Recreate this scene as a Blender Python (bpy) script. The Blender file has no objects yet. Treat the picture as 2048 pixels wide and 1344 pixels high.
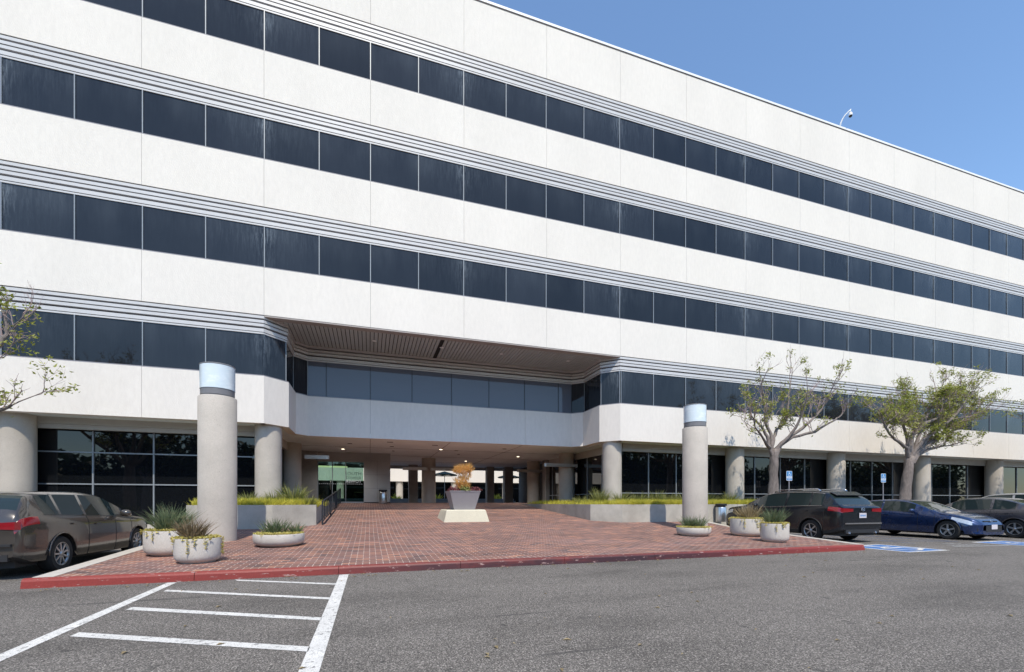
import bpy, bmesh, math, random
from math import radians, sin, cos, pi, sqrt, atan2
from mathutils import Vector, Matrix, noise
C = bpy.context.scene.collection
R = random.Random(7)

# ------------------------------------------------------------------ camera, sky, sun, exposure
sc = bpy.context.scene
cam = bpy.data.cameras.new('camera'); cam.sensor_width = 36; cam.lens = 890 / 2048 * 36
cam.shift_x = 0; cam.shift_y = 333 / 2048
cam.clip_start = .05; cam.clip_end = 3000
EYE = 1.28; YAW = 17.78
co = bpy.data.objects.new('camera', cam); C.objects.link(co)
co.location = (0, 0, EYE); co.rotation_euler = (radians(90), 0, radians(-YAW)); sc.camera = co
W = bpy.data.worlds.new("World"); sc.world = W; W.use_nodes = True
wn = W.node_tree.nodes; wl = W.node_tree.links
sky = wn.new('ShaderNodeTexSky'); sky.sky_type = 'NISHITA'; sky.sun_disc = False
SUN = Vector((-.10, -1.0, 1.54)).normalized()
sky.sun_elevation = math.asin(SUN.z); sky.sun_rotation = math.atan2(SUN.x, SUN.y)
sky.air_density = 1.1; sky.dust_density = .25; sky.ozone_density = 3.4
bg = wn['Background']; bg.inputs[1].default_value = .15
skm = wn.new('ShaderNodeMix'); skm.data_type = 'RGBA'; skm.blend_type = 'MULTIPLY'; skm.inputs[0].default_value = 1; skm.inputs[7].default_value = (.93, .985, 1.0, 1)
wl.new(sky.outputs[0], skm.inputs[6]); wl.new(skm.outputs[2], bg.inputs[0])
sl = bpy.data.lights.new('sun', 'SUN'); sl.energy = 2.95; sl.angle = radians(.53); sl.color = (1, .91, .77)
so = bpy.data.objects.new('sun', sl); C.objects.link(so); so.rotation_euler = SUN.to_track_quat('Z', 'Y').to_euler()
sc.view_settings.view_transform = 'Standard'; sc.view_settings.look = 'None'
sc.view_settings.gamma = 1; sc.view_settings.exposure = .66
sc.cycles.max_bounces = 8; sc.cycles.diffuse_bounces = 7; sc.cycles.glossy_bounces = 4; sc.cycles.transparent_max_bounces = 8
sc.cycles.caustics_reflective = False; sc.cycles.caustics_refractive = False

# ------------------------------------------------------------------ materials
def newmat(name):
    m = bpy.data.materials.new(name); m.use_nodes = True
    return m, m.node_tree.nodes, m.node_tree.links, m.node_tree.nodes['Principled BSDF']
def coords(n, l, scale=(1, 1, 1)):
    tc = n.new('ShaderNodeTexCoord'); mp = n.new('ShaderNodeMapping'); mp.inputs['Scale'].default_value = scale
    l.new(tc.outputs['Object'], mp.inputs[0]); return mp.outputs[0]
def nz(n, l, vec, scale, detail=4, rough=.55):
    t = n.new('ShaderNodeTexNoise'); t.inputs['Scale'].default_value = scale; t.inputs['Detail'].default_value = detail
    t.inputs['Roughness'].default_value = rough; l.new(vec, t.inputs['Vector']); return t.outputs['Fac']
def ramp(n, l, fac, stops):
    r = n.new('ShaderNodeValToRGB'); e = r.color_ramp.elements
    while len(e) < len(stops): e.new(.5)
    for k, (p, c) in enumerate(stops):
        e[k].position = p; e[k].color = (c[0], c[1], c[2], 1) if not isinstance(c, (int, float)) else (c, c, c, 1)
    l.new(fac, r.inputs[0]); return r.outputs[0]
def mul(n, l, a, b, fac=1.0, mode='MULTIPLY'):
    m = n.new('ShaderNodeMix'); m.data_type = 'RGBA'; m.blend_type = mode
    if isinstance(fac, (int, float)): m.inputs[0].default_value = fac
    else: l.new(fac, m.inputs[0])
    for s, v in ((m.inputs[6], a), (m.inputs[7], b)):
        if isinstance(v, tuple): s.default_value = (*v, 1)
        else: l.new(v, s)
    return m.outputs[2]
def bump(n, l, b, h, strength, dist=.01):
    k = n.new('ShaderNodeBump'); k.inputs['Strength'].default_value = strength; k.inputs['Distance'].default_value = dist
    l.new(h, k.inputs['Height']); l.new(k.outputs[0], b.inputs['Normal'])
def noisy(name, col, var=.12, scale=3, rough=.8, bscale=60, bstr=.3, bdist=.01, metal=0, stretch=(1, 1, 1), var2=.08, scale2=.35, spec=.5, coat=0):
    m, n, l, b = newmat(name)
    v = coords(n, l, stretch)
    a = nz(n, l, v, scale, 5, .6); c2 = nz(n, l, v, scale2, 3)
    f = ramp(n, l, a, [(.25, 1 - var), (.75, 1 + var * .6)])
    g = ramp(n, l, c2, [(.3, 1 - var2), (.7, 1 + var2 * .5)])
    x = mul(n, l, tuple(col), f); x = mul(n, l, x, g); l.new(x, b.inputs['Base Color'])
    b.inputs['Roughness'].default_value = rough; b.inputs['Metallic'].default_value = metal
    b.inputs['Specular IOR Level'].default_value = spec
    b.inputs['Coat Weight'].default_value = coat; b.inputs['Coat Roughness'].default_value = .04
    if bstr: bump(n, l, b, nz(n, l, v, bscale, 3), bstr, bdist)
    return m
M = {}
M['stucco'] = noisy('white_stucco', (.750, .705, .648), .06, 9, .9, 40, .32, .02, var2=.045, scale2=.5, stretch=(1, 1, .35), spec=.2)
M['slat'] = noisy('grey_enamel', (.55, .545, .55), .05, 4, .45, 30, 0, var2=.05)
M['slatdark'] = noisy('dark_gap', (.05, .05, .055), .1, 4, .7, 30, 0)
M['sill'] = noisy('sill_metal', (.24, .23, .25), .1, 4, .5, 30, 0)
M['sillgrey'] = noisy('collar_grey', (.20, .195, .20), .1, 4, .4, 30, 0)
M['mullion'] = noisy('mullion_metal', (.27, .29, .31), .08, 4, .4, 30, 0, metal=.2)
M['coping'] = noisy('coping', (.82, .82, .82), .03, 4, .5, 30, 0)
M['copingdark'] = noisy('coping_joint', (.22, .18, .17), .1, 4, .8, 30, 0)
M['soffit'] = noisy('beige_soffit', (.78, .84, .84), .05, 2, .9, 40, .15, .005)
M['plank'] = noisy('plank_paint', (.44, .47, .47), .12, 3, .7, 40, .1, .005, stretch=(1, .2, 1))
M['plankgap'] = noisy('plank_gap', (.02, .018, .016), .1, 4, .9, 40, 0)
M['trimbrown'] = noisy('brown_trim', (.36, .32, .30), .08, 3, .7, 40, 0)
M['beam'] = noisy('beam_paint', (.46, .44, .41), .08, 3, .6, 40, 0)
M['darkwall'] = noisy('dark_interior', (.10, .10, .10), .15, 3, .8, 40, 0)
M['darktile'] = noisy('dark_tile', (.30, .285, .27), .2, 3, .6, 20, .1)
M['metalband'] = noisy('brushed_metal', (.55, .56, .56), .06, 5, .38, 40, 0, metal=.6)
M['steel'] = noisy('stainless', (.6, .6, .6), .06, 5, .28, 40, 0, metal=.9)
M['blackmetal'] = noisy('black_metal', (.02, .022, .028), .1, 5, .45, 40, 0)
M['kerbgrey'] = noisy('kerb_concrete', (.46, .43, .385), .15, 8, .9, 60, .3)
M['pebble'] = None
def concrete(name, col, pit=.35, pscale=26, stain=.15):
    m, n, l, b = newmat(name)
    v = coords(n, l)
    f = ramp(n, l, nz(n, l, v, 70, 4, .7), [(.3, .80), (.7, 1.12)])
    g = ramp(n, l, nz(n, l, v, 1.3, 5), [(.3, 1 - stain), (.7, 1.05)])
    x = mul(n, l, tuple(col), f); x = mul(n, l, x, g)
    vo = n.new('ShaderNodeTexVoronoi'); vo.inputs['Scale'].default_value = pscale; l.new(v, vo.inputs['Vector'])
    sel = ramp(n, l, nz(n, l, v, 9, 2), [(.56, 0), (.62, 1)])
    p = ramp(n, l, vo.outputs['Distance'], [(.10, 1), (.2, 0)])
    pm = mul(n, l, p, sel)
    x = mul(n, l, x, (col[0] * .35, col[1] * .33, col[2] * .3), pm, 'MIX')
    l.new(x, b.inputs['Base Color']); b.inputs['Roughness'].default_value = .92; b.inputs['Specular IOR Level'].default_value = .2
    bump(n, l, b, nz(n, l, v, 55, 4, .7), .8, .012)
    return m
M['column'] = concrete('aggregate_column', (.52, .475, .42))
M['planter'] = concrete('planter_concrete', (.60, .57, .52), pscale=40)
M['plwall'] = concrete('wall_concrete', (.50, .475, .42), pscale=30, stain=.3)
M['basecream'] = concrete('cream_concrete', (.60, .56, .44), pscale=60, stain=.06)
M['greyblock'] = concrete('grey_block', (.42, .42, .42), pscale=60, stain=.1)

def asphalt():
    m, n, l, b = newmat('asphalt')
    v = coords(n, l)
    v2 = coords(n, l, (.35, 1.0, 1))
    base = ramp(n, l, nz(n, l, v, 75, 5, .85), [(.36, (.030, .028, .026)), (.5, (.128, .118, .108)), (.60, (.36, .33, .295))])
    vo = n.new('ShaderNodeTexVoronoi'); vo.inputs['Scale'].default_value = 82; l.new(v, vo.inputs['Vector'])
    bw = n.new('ShaderNodeRGBToBW'); l.new(vo.outputs['Color'], bw.inputs[0])
    base = mul(n, l, base, ramp(n, l, bw.outputs[0], [(.2, .50), (.5, .80), (.7, 1.08), (.85, 1.6)]))
    patch = ramp(n, l, nz(n, l, v2, .9, 6, .6), [(.30, .70), (.5, 1.0), (.72, 1.14)])
    big = ramp(n, l, nz(n, l, v, .16, 4), [(.3, .92), (.7, 1.08)])
    x = mul(n, l, base, patch); x = mul(n, l, x, big)
    lines = ramp(n, l, nz(n, l, coords(n, l, (.16, 3.0, 1)), 1.5, 3, .6), [(.655, 0), (.70, 1)])
    x = mul(n, l, x, (.05, .048, .046), mul(n, l, lines, (.65, .65, .65)), 'MIX')
    spots = ramp(n, l, nz(n, l, v, 4.2, 2, .5), [(.70, 0), (.74, 1)])
    x = mul(n, l, x, (.03, .03, .03), mul(n, l, spots, (.7, .7, .7)), 'MIX')
    scuff = ramp(n, l, nz(n, l, coords(n, l, (.5, 2.4, 1)), 1.1, 3, .5), [(.69, 0), (.76, 1)])
    x = mul(n, l, x, (.035, .034, .033), mul(n, l, scuff, (.5, .5, .5)), 'MIX')
    l.new(x, b.inputs['Base Color']); b.inputs['Roughness'].default_value = .88; b.inputs['Specular IOR Level'].default_value = .25
    bump(n, l, b, nz(n, l, v, 60, 3, .7), .15, .010)
    return m
M['asphalt'] = asphalt()
def brickmat():
    m, n, l, b = newmat('brick_paving')
    v = coords(n, l)
    sx = n.new('ShaderNodeSeparateXYZ'); l.new(v, sx.inputs[0])
    def mt(op, a, c=None):
        k = n.new('ShaderNodeMath'); k.operation = op
        for i, q in enumerate((a, c)):
            if q is None: continue
            if isinstance(q, (int, float)): k.inputs[i].default_value = q
            else: l.new(q, k.inputs[i])
        return k.outputs[0]
    ry = mt('DIVIDE', sx.outputs[1], .105); row = mt('FLOOR', ry)
    u = mt('ADD', mt('DIVIDE', sx.outputs[0], .245), mt('MULTIPLY', mt('FLOORED_MODULO', row, 2), .5))
    cx_ = n.new('ShaderNodeCombineXYZ'); l.new(mt('FLOOR', u), cx_.inputs[0]); l.new(row, cx_.inputs[1])
    wnz = n.new('ShaderNodeTexWhiteNoise'); wnz.noise_dimensions = '2D'; l.new(cx_.outputs[0], wnz.inputs['Vector'])
    rc = ramp(n, l, wnz.outputs['Value'], [(0, (.118, .084, .082)), (.25, (.198, .112, .094)), (.5, (.245, .130, .104)), (.75, (.178, .114, .104)), (1, (.38, .190, .125))])
    pn = ramp(n, l, nz(n, l, coords(n, l, (.45, 1.3, 1)), 1.0, 6, .65), [(.3, .70), (.5, 1), (.72, 1.35)])
    x = mul(n, l, rc, pn)
    gr = ramp(n, l, nz(n, l, v, 45, 3), [(.3, .85), (.7, 1.12)]); x = mul(n, l, x, gr)
    jv = mt('LESS_THAN', mt('FRACT', u), .055); jb = mt('LESS_THAN', mt('FRACT', ry), .07)
    sol = mt('LESS_THAN', sx.outputs[1], 8.86); inv = mt('SUBTRACT', 1, sol)
    js = mt('LESS_THAN', mt('FRACT', mt('DIVIDE', sx.outputs[0], .1225)), .10)
    jv = mt('ADD', mt('MULTIPLY', jv, inv), mt('MULTIPLY', js, sol)); jb = mt('MULTIPLY', jb, inv)
    fa = ramp(n, l, nz(n, l, v, 1.2, 3), [(.3, .45), (.6, 1)])
    x = mul(n, l, x, (.16, .10, .085), mt('MULTIPLY', jb, .6), 'MIX')
    x = mul(n, l, x, (.58, .49, .43), mul(n, l, mt('MULTIPLY', jv, .85), fa), 'MIX')
    l.new(x, b.inputs['Base Color']); b.inputs['Roughness'].default_value = .85; b.inputs['Specular IOR Level'].default_value = .25
    bump(n, l, b, mt('SUBTRACT', 1, mt('MAXIMUM', jv, jb)), .35, .005)
    return m
M['brick'] = brickmat()
def kerbred():
    m, n, l, b = newmat('red_kerb_paint')
    v = coords(n, l); sx = n.new('ShaderNodeSeparateXYZ'); l.new(v, sx.inputs[0])
    mr = n.new('ShaderNodeMapRange'); l.new(sx.outputs[0], mr.inputs[0]); mr.inputs[1].default_value = -5; mr.inputs[2].default_value = 13
    wear = ramp(n, l, mr.outputs[0], [(.0, .0), (.22, .15), (.34, .8), (.62, 1), (.78, .35), (.95, .0)])
    f = ramp(n, l, nz(n, l, coords(n, l, (.7, 1.5, 3)), 3, 5, .7), [(.35, .2), (.62, 1)])
    k = mul(n, l, wear, f)
    zm = ramp(n, l, sx.outputs[2], [(.095, 1), (.13, .25)]); k2 = mul(n, l, wear, zm)
    k2 = mul(n, l, k2, ramp(n, l, nz(n, l, coords(n, l, (.5, 1, 2)), 2, 4, .7), [(.32, .35), (.5, 1)]))
    x = mul(n, l, (.25, .032, .024), (.12, .028, .025), k, 'MIX'); x = mul(n, l, x, (.040, .016, .022), k2, 'MIX')
    chip = ramp(n, l, nz(n, l, coords(n, l, (.6, 2, 2)), 9, 4, .7), [(.61, 0), (.66, 1)])
    x = mul(n, l, x, (.36, .24, .22), chip, 'MIX')
    g = ramp(n, l, nz(n, l, v, 50, 3), [(.3, .85), (.7, 1.1)]); x = mul(n, l, x, g)
    l.new(x, b.inputs['Base Color']); b.inputs['Roughness'].default_value = .55
    bump(n, l, b, nz(n, l, v, 40, 3), .3, .006)
    return m
M['kerbred'] = kerbred()
def paint(name, col, wear=.565, under=(.09, .088, .085)):
    m, n, l, b = newmat(name)
    v = coords(n, l)
    a = ramp(n, l, nz(n, l, v, 110, 3, .8), [(wear, 0), (wear + .06, .9)])
    a2 = ramp(n, l, nz(n, l, v, 14, 5, .75), [(wear + .0, 0), (wear + .05, .8)])
    x = mul(n, l, tuple(col), under, a, 'MIX'); x = mul(n, l, x, under, a2, 'MIX')
    g = ramp(n, l, nz(n, l, v, 3, 4), [(.3, .85), (.7, 1.04)]); x = mul(n, l, x, g)
    l.new(x, b.inputs['Base Color']); b.inputs['Roughness'].default_value = .8
    bump(n, l, b, nz(n, l, v, 110, 3, .7), .5, .008)
    return m
M['paintwhite'] = paint('white_road_paint', (.66, .65, .62))
M['paintblue'] = paint('blue_road_paint', (.045, .16, .42), .66)
M['paintfaded'] = paint('faded_blue_paint', (.07, .14, .30), .5)
M['paintfadedw'] = paint('faded_white_paint', (.5, .5, .5), .52)

def glassmat(name, base, rough=.015, ior=1.6, streak=True, tint=(1, 1, 1)):
    m, n, l, b = newmat(name)
    v = coords(n, l, (1, 1, .05))
    if streak:
        def mt(op, a, c=None):
            k = n.new('ShaderNodeMath'); k.operation = op
            for i, q in enumerate((a, c)):
                if q is None: continue
                if isinstance(q, (int, float)): k.inputs[i].default_value = q
                else: l.new(q, k.inputs[i])
            return k.outputs[0]
        sx = n.new('ShaderNodeSeparateXYZ'); l.new(coords(n, l), sx.inputs[0])
        dc = mt('PINGPONG', mt('ADD', sx.outputs[0], 100 * 7.316 + 3.617), 3.658)          # distance to the nearest joint under which dust runs
        near = ramp(n, l, mt('DIVIDE', dc, 3.658), [(0, 1), (.03, .5), (.12, .13), (.6, .03)])
        zf = mt('FLOORED_MODULO', mt('SUBTRACT', sx.outputs[2], 5.84), 3.905)
        fade = ramp(n, l, mt('DIVIDE', zf, 1.53), [(.0, .12), (.45, .35), (.8, .9), (1, 1)])
        st = ramp(n, l, nz(n, l, coords(n, l, (1, 1, .10)), 17, 4, .8), [(.44, 0), (.74, 1)])
        k = mul(n, l, mul(n, l, st, near), fade)
        dust = mul(n, l, ramp(n, l, nz(n, l, coords(n, l, (1, 1, .3)), 1.2, 3), [(.35, 0), (.8, .10)]), fade)
        x = mul(n, l, tuple(base), (.26, .30, .34), k, 'MIX'); x = mul(n, l, x, (.26, .30, .34), dust, 'MIX')
        pid = n.new('ShaderNodeTexWhiteNoise'); pid.noise_dimensions = '2D'; cb = n.new('ShaderNodeCombineXYZ')
        l.new(mt('FLOOR', mt('DIVIDE', mt('SUBTRACT', sx.outputs[0], -9.1008), 1.829)), cb.inputs[0]); l.new(mt('FLOOR', mt('DIVIDE', sx.outputs[2], 3.905)), cb.inputs[1]); l.new(cb.outputs[0], pid.inputs['Vector'])
        x = mul(n, l, x, ramp(n, l, pid.outputs['Value'], [(0, .72), (1, 1.35)]))
        l.new(x, b.inputs['Base Color'])
    else: b.inputs['Base Color'].default_value = (*base, 1)
    b.inputs['Roughness'].default_value = rough; b.inputs['IOR'].default_value = ior
    b.inputs['Specular Tint'].default_value = (*tint, 1)
    return m
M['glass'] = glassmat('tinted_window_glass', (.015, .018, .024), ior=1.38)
M['glassbay'] = glassmat('pale_bay_glass', (.105, .115, .145), ior=1.45, streak=False)  # paler base colour for the panes at the back of the bay
M['glassground'] = glassmat('dark_shop_glass', (.006, .007, .009), ior=1.5, streak=False)
M['glasscar'] = glassmat('car_glass', (.018, .028, .028), ior=1.5, streak=False)
def clearglass():
    m = bpy.data.materials.new('clear_green_glass'); m.use_nodes = True; n = m.node_tree.nodes; l = m.node_tree.links; n.clear()
    o = n.new('ShaderNodeOutputMaterial'); t = n.new('ShaderNodeBsdfTransparent'); t.inputs[0].default_value = (.50, .64, .58, 1)
    g = n.new('ShaderNodeBsdfGlossy'); g.inputs['Roughness'].default_value = .02; g.inputs[0].default_value = (.9, 1, .95, 1)
    f = n.new('ShaderNodeFresnel'); f.inputs[0].default_value = 1.5; x = n.new('ShaderNodeMixShader')
    l.new(f.outputs[0], x.inputs[0]); l.new(t.outputs[0], x.inputs[1]); l.new(g.outputs[0], x.inputs[2]); l.new(x.outputs[0], o.inputs[0])
    return m
M['clear'] = clearglass()
def lantern():
    m, n, l, b = newmat('frosted_lantern')
    v = coords(n, l, (.4, .4, 1))
    x = ramp(n, l, nz(n, l, v, 5, 4, .6), [(.3, (.62, .71, .75)), (.55, (.70, .77, .80)), (.75, (.90, .93, .94))])
    l.new(x, b.inputs['Base Color']); b.inputs['Roughness'].default_value = .22; b.inputs['Coat Weight'].default_value = .4
    bump(n, l, b, nz(n, l, coords(n, l, (.1, .1, 1)), 22, 2), .25, .01)
    return m
M['lantern'] = lantern()
def carpaint(name, col, metal=.5, rough=.28, coat=1):
    m, n, l, b = newmat(name)
    v = coords(n, l); x = mul(n, l, tuple(col), ramp(n, l, nz(n, l, v, 2.5, 3), [(.3, .9), (.7, 1.06)])); l.new(x, b.inputs['Base Color'])
    d = ramp(n, l, nz(n, l, v, 5, 5, .7), [(.3, rough * .8), (.8, rough * 1.4)]); l.new(d, b.inputs['Roughness'])
    b.inputs['Metallic'].default_value = metal; b.inputs['Coat Weight'].default_value = coat; b.inputs['Coat Roughness'].default_value = .04
    return m
M['car_black'] = carpaint('black_car_paint', (.004, .006, .010), 0, .22, .35)
M['car_blue'] = carpaint('blue_car_paint', (.010, .030, .105))
M['car_grey'] = carpaint('charcoal_car_paint', (.075, .07, .078))
M['car_brown'] = carpaint('brown_grey_car_paint', (.060, .052, .045), .25, .22)
M['car_silver'] = carpaint('silver_car_paint', (.42, .42, .43))
M['tyre'] = noisy('tyre_rubber', (.018, .018, .018), .15, 10, .85, 40, .2)
M['rim'] = noisy('alloy_rim', (.5, .5, .5), .1, 8, .35, 40, 0, metal=.7)
M['rimdark'] = noisy('wheel_dark', (.015, .015, .015), .1, 8, .6, 40, 0)  # near-black colour of the disc behind the spokes and the door seams
M['redlens'] = noisy('red_lens', (.26, .008, .014), .1, 10, .15, 40, 0, coat=1)
M['clearlens'] = noisy('clear_lens', (.62, .64, .66), .3, 14, .12, 40, 0, coat=1, metal=.3)
M['plate'] = noisy('number_plate', (.62, .58, .6), .15, 30, .5, 40, 0)
M['chrome'] = noisy('chrome', (.75, .75, .76), .03, 5, .12, 40, 0, metal=1)
M['plastic'] = noisy('black_plastic', (.022, .022, .024), .1, 10, .6, 60, .2)
M['signblue'] = noisy('sign_blue', (.03, .22, .52), .05, 10, .5, 40, 0)
M['signwhite'] = noisy('sign_white', (.75, .78, .82), .05, 10, .5, 40, 0)
M['letterdark'] = noisy('dark_lettering', (.05, .09, .08), .05, 10, .5, 40, 0)
M['bark'] = noisy('bark', (.25, .21, .19), .4, 14, .95, 35, 1.0, .03, stretch=(1, 1, .35), var2=.25, scale2=1.5)
M['twig'] = noisy('twig_bark', (.36, .27, .26), .25, 8, .9, 40, .2)
M['soil'] = noisy('planter_soil', (.12, .085, .05), .3, 12, .95, 40, .6)
M['potgrey'] = noisy('grey_pot', (.27, .255, .27), .05, 6, .6, 40, .05)
M['umbrella'] = noisy('green_canvas', (.045, .075, .055), .1, 5, .8, 40, 0)
M['shrub'] = None
def leafmat(name, stops, rough=.55, trans=.25, sc_=3.5):
    m, n, l, b = newmat(name)
    v = coords(n, l)
    x = ramp(n, l, nz(n, l, v, sc_, 4, .75), stops); l.new(x, b.inputs['Base Color'])
    b.inputs['Roughness'].default_value = rough; b.inputs['Specular IOR Level'].default_value = .35
    tr = n.new('ShaderNodeBsdfTranslucent'); l.new(x, tr.inputs[0]); mx = n.new('ShaderNodeMixShader'); mx.inputs[0].default_value = trans
    o = n['Material Output']; l.new(b.outputs[0], mx.inputs[1]); l.new(tr.outputs[0], mx.inputs[2]); l.new(mx.outputs[0], o.inputs[0])
    return m
M['leaf'] = leafmat('tree_leaf', [(.3, (.14, .17, .03)), (.5, (.31, .34, .055)), (.7, (.52, .50, .17))], trans=.35)
M['leafdark'] = leafmat('dark_leaf', [(.3, (.03, .05, .015)), (.6, (.06, .09, .025)), (.8, (.10, .13, .04))])
M['yellow'] = leafmat('yellow_green_cover', [(.3, (.32, .33, .04)), (.5, (.58, .55, .08)), (.7, (.74, .66, .14))], trans=.4)
M['tuft'] = leafmat('olive_tuft', [(.3, (.10, .13, .035)), (.5, (.22, .24, .07)), (.72, (.42, .36, .16))], sc_=6)
M['strap'] = leafmat('blue_green_strap_leaf', [(.3, (.065, .10, .055)), (.5, (.13, .18, .09)), (.72, (.32, .29, .16))], sc_=9)
M['strapred'] = leafmat('bronze_strap_leaf', [(.3, (.12, .075, .05)), (.5, (.19, .15, .085)), (.72, (.33, .22, .14))], sc_=9)
M['straptan'] = leafmat('tan_strap_leaf', [(.3, (.20, .155, .075)), (.5, (.32, .25, .14)), (.72, (.42, .35, .2))], sc_=9)
M['succ'] = leafmat('yellow_succulent', [(.3, (.34, .32, .07)), (.5, (.58, .50, .14)), (.66, (.66, .58, .28)), (.8, (.45, .16, .06))], sc_=12)
M['orange'] = leafmat('orange_shrub', [(.3, (.42, .26, .05)), (.5, (.68, .37, .10)), (.7, (.80, .46, .20))], sc_=7)
M['purple'] = leafmat('purple_foliage', [(.3, (.10, .03, .04)), (.5, (.19, .07, .08)), (.7, (.45, .12, .10))], sc_=9)
M['flower'] = noisy('white_petals', (.8, .78, .74), .05, 5, .6, 40, 0)

# ------------------------------------------------------------------ mesh helpers
class MB:
    def __init__(s): s.v = []; s.f = []; s.mi = []; s.mats = []; s.sm = []
    def idx(s, m):
        if m not in s.mats: s.mats.append(m)
        return s.mats.index(m)
    def face(s, ids, m=0, smooth=False): s.f.append(tuple(ids)); s.mi.append(m); s.sm.append(smooth)
    def poly(s, pts, m=0, smooth=False):
        k = len(s.v); s.v += [tuple(p) for p in pts]; s.face(range(k, k + len(pts)), m, smooth)
    def box(s, x0, x1, y0, y1, z0, z1, m=0, bev=0):
        if bev:
            b = bev
            s.prism([(x0 + b, y0), (x1 - b, y0), (x1, y0 + b), (x1, y1 - b), (x1 - b, y1), (x0 + b, y1), (x0, y1 - b), (x0, y0 + b)], z0, z1, m); return
        s.prism([(x0, y0), (x1, y0), (x1, y1), (x0, y1)], z0, z1, m)
    def prism(s, pts, z0, z1, m=0):
        k = len(s.v); n = len(pts)
        zz0 = z0 if callable(z0) else (lambda x, y: z0); zz1 = z1 if callable(z1) else (lambda x, y: z1)
        s.v += [(x, y, zz0(x, y)) for x, y in pts] + [(x, y, zz1(x, y)) for x, y in pts]
        s.face([k + n - 1 - i for i in range(n)], m); s.face([k + n + i for i in range(n)], m)
        for i in range(n):
            j = (i + 1) % n; s.face((k + i, k + j, k + n + j, k + n + i), m)
    def obox(s, c, ax, ay, az, m=0):      # oriented box: centre and three half vectors
        k = len(s.v); c = Vector(c); ax = Vector(ax); ay = Vector(ay); az = Vector(az)
        for z in (-1, 1):
            for x, y in ((-1, -1), (1, -1), (1, 1), (-1, 1)): s.v.append(tuple(c + ax * x + ay * y + az * z))
        for q in ((3, 2, 1, 0), (4, 5, 6, 7), (0, 1, 5, 4), (1, 2, 6, 5), (2, 3, 7, 6), (3, 0, 4, 7)): s.face([k + i for i in q], m)
    def tube(s, pts, rad, n=8, m=0, cap=True, wob=0, seed=0):
        k0 = len(s.v); P = [Vector(p) for p in pts]; up = None
        for i, p in enumerate(P):
            d = (P[min(i + 1, len(P) - 1)] - P[max(i - 1, 0)])
            if d.length < 1e-9: d = Vector((0, 0, 1))
            d.normalize()
            if up is None:
                up = Vector((1, 0, 0)) if abs(d.x) < .9 else Vector((0, 1, 0))
            a = d.cross(up).normalized(); up = a.cross(d).normalized(); r = rad[i] if hasattr(rad, '__len__') else rad
            for j in range(n):
                t = 2 * pi * j / n
                rr = r * (1 + wob * noise.noise(Vector((cos(t) * 1.3 + seed, sin(t) * 1.3, i * .45 + seed))))
                s.v.append(tuple(p + (a * cos(t) + up * sin(t)) * rr))
        for i in range(len(P) - 1):
            for j in range(n):
                q = (j + 1) % n; s.face((k0 + i * n + j, k0 + i * n + q, k0 + i * n + n + q, k0 + i * n + n + j), m, True)
        if cap: s.face([k0 + n - 1 - j for j in range(n)], m); s.face([k0 + (len(P) - 1) * n + j for j in range(n)], m)
    def lathe(s, prof, c=(0, 0, 0), n=48, m=0, axis='z', smooth=True):
        k0 = len(s.v); c = Vector(c)
        for r, z in prof:
            for j in range(n):
                t = 2 * pi * j / n
                p = (r * cos(t), r * sin(t), z) if axis == 'z' else ((z, r * cos(t), r * sin(t)) if axis == 'x' else (r * sin(t), z, r * cos(t)))
                s.v.append(tuple(c + Vector(p)))
        for i in range(len(prof) - 1):
            for j in range(n):
                q = (j + 1) % n; s.face((k0 + i * n + j, k0 + i * n + q, k0 + i * n + n + q, k0 + i * n + n + j), m, smooth)
    def build(s, name, mats, parent=None, sharp=None):
        me = bpy.data.meshes.new(name); me.from_pydata(s.v, [], s.f)
        if not isinstance(mats, (list, tuple)): mats = [mats]
        for mm in mats: me.materials.append(mm)
        me.polygons.foreach_set('material_index', s.mi); me.polygons.foreach_set('use_smooth', s.sm)
        me.update()
        if sharp: me.set_sharp_from_angle(angle=radians(sharp))
        o = bpy.data.objects.new(name, me); C.objects.link(o)
        if parent: o.parent = parent
        return o
def tag(o, label=None, cat=None, group=None, kind=None):
    if label: o['label'] = label
    if cat: o['category'] = cat
    if group: o['group'] = group
    if kind: o['kind'] = kind
    return o
def empty(name, label, cat, loc=(0, 0, 0), rz=0, group=None):
    o = bpy.data.objects.new(name, None); C.objects.link(o); o.location = loc; o.rotation_euler = (0, 0, rz); o.empty_display_size = .2
    return tag(o, label, cat, group)
def children(o): return [c for c in list(bpy.data.objects) if c.parent == o]
def copy_tree(o, parent=None):
    c = o.copy(); C.objects.link(c); c.parent = parent
    for ch in children(o): copy_tree(ch, c)
    return c
def textmesh(body, size, extrude=.002):
    cu = bpy.data.curves.new('lettering', 'FONT'); cu.body = body; cu.size = size; cu.extrude = extrude; cu.align_x = 'CENTER'; cu.align_y = 'CENTER'; cu.resolution_u = 2
    t = bpy.data.objects.new('lettering', cu); C.objects.link(t); bpy.context.view_layer.update()
    me = bpy.data.meshes.new_from_object(t.evaluated_get(bpy.context.evaluated_depsgraph_get()))
    bpy.data.objects.remove(t); return me
def text(name, body, size, mat, parent, loc, rot=(radians(90), 0, 0), scale=(1, 1, 1), extrude=.002):
    me = textmesh(body, size, extrude); me.materials.clear(); me.materials.append(mat)
    o = bpy.data.objects.new(name, me); C.objects.link(o); o.parent = parent; o.location = loc; o.rotation_euler = rot; o.scale = scale
    return o
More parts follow.
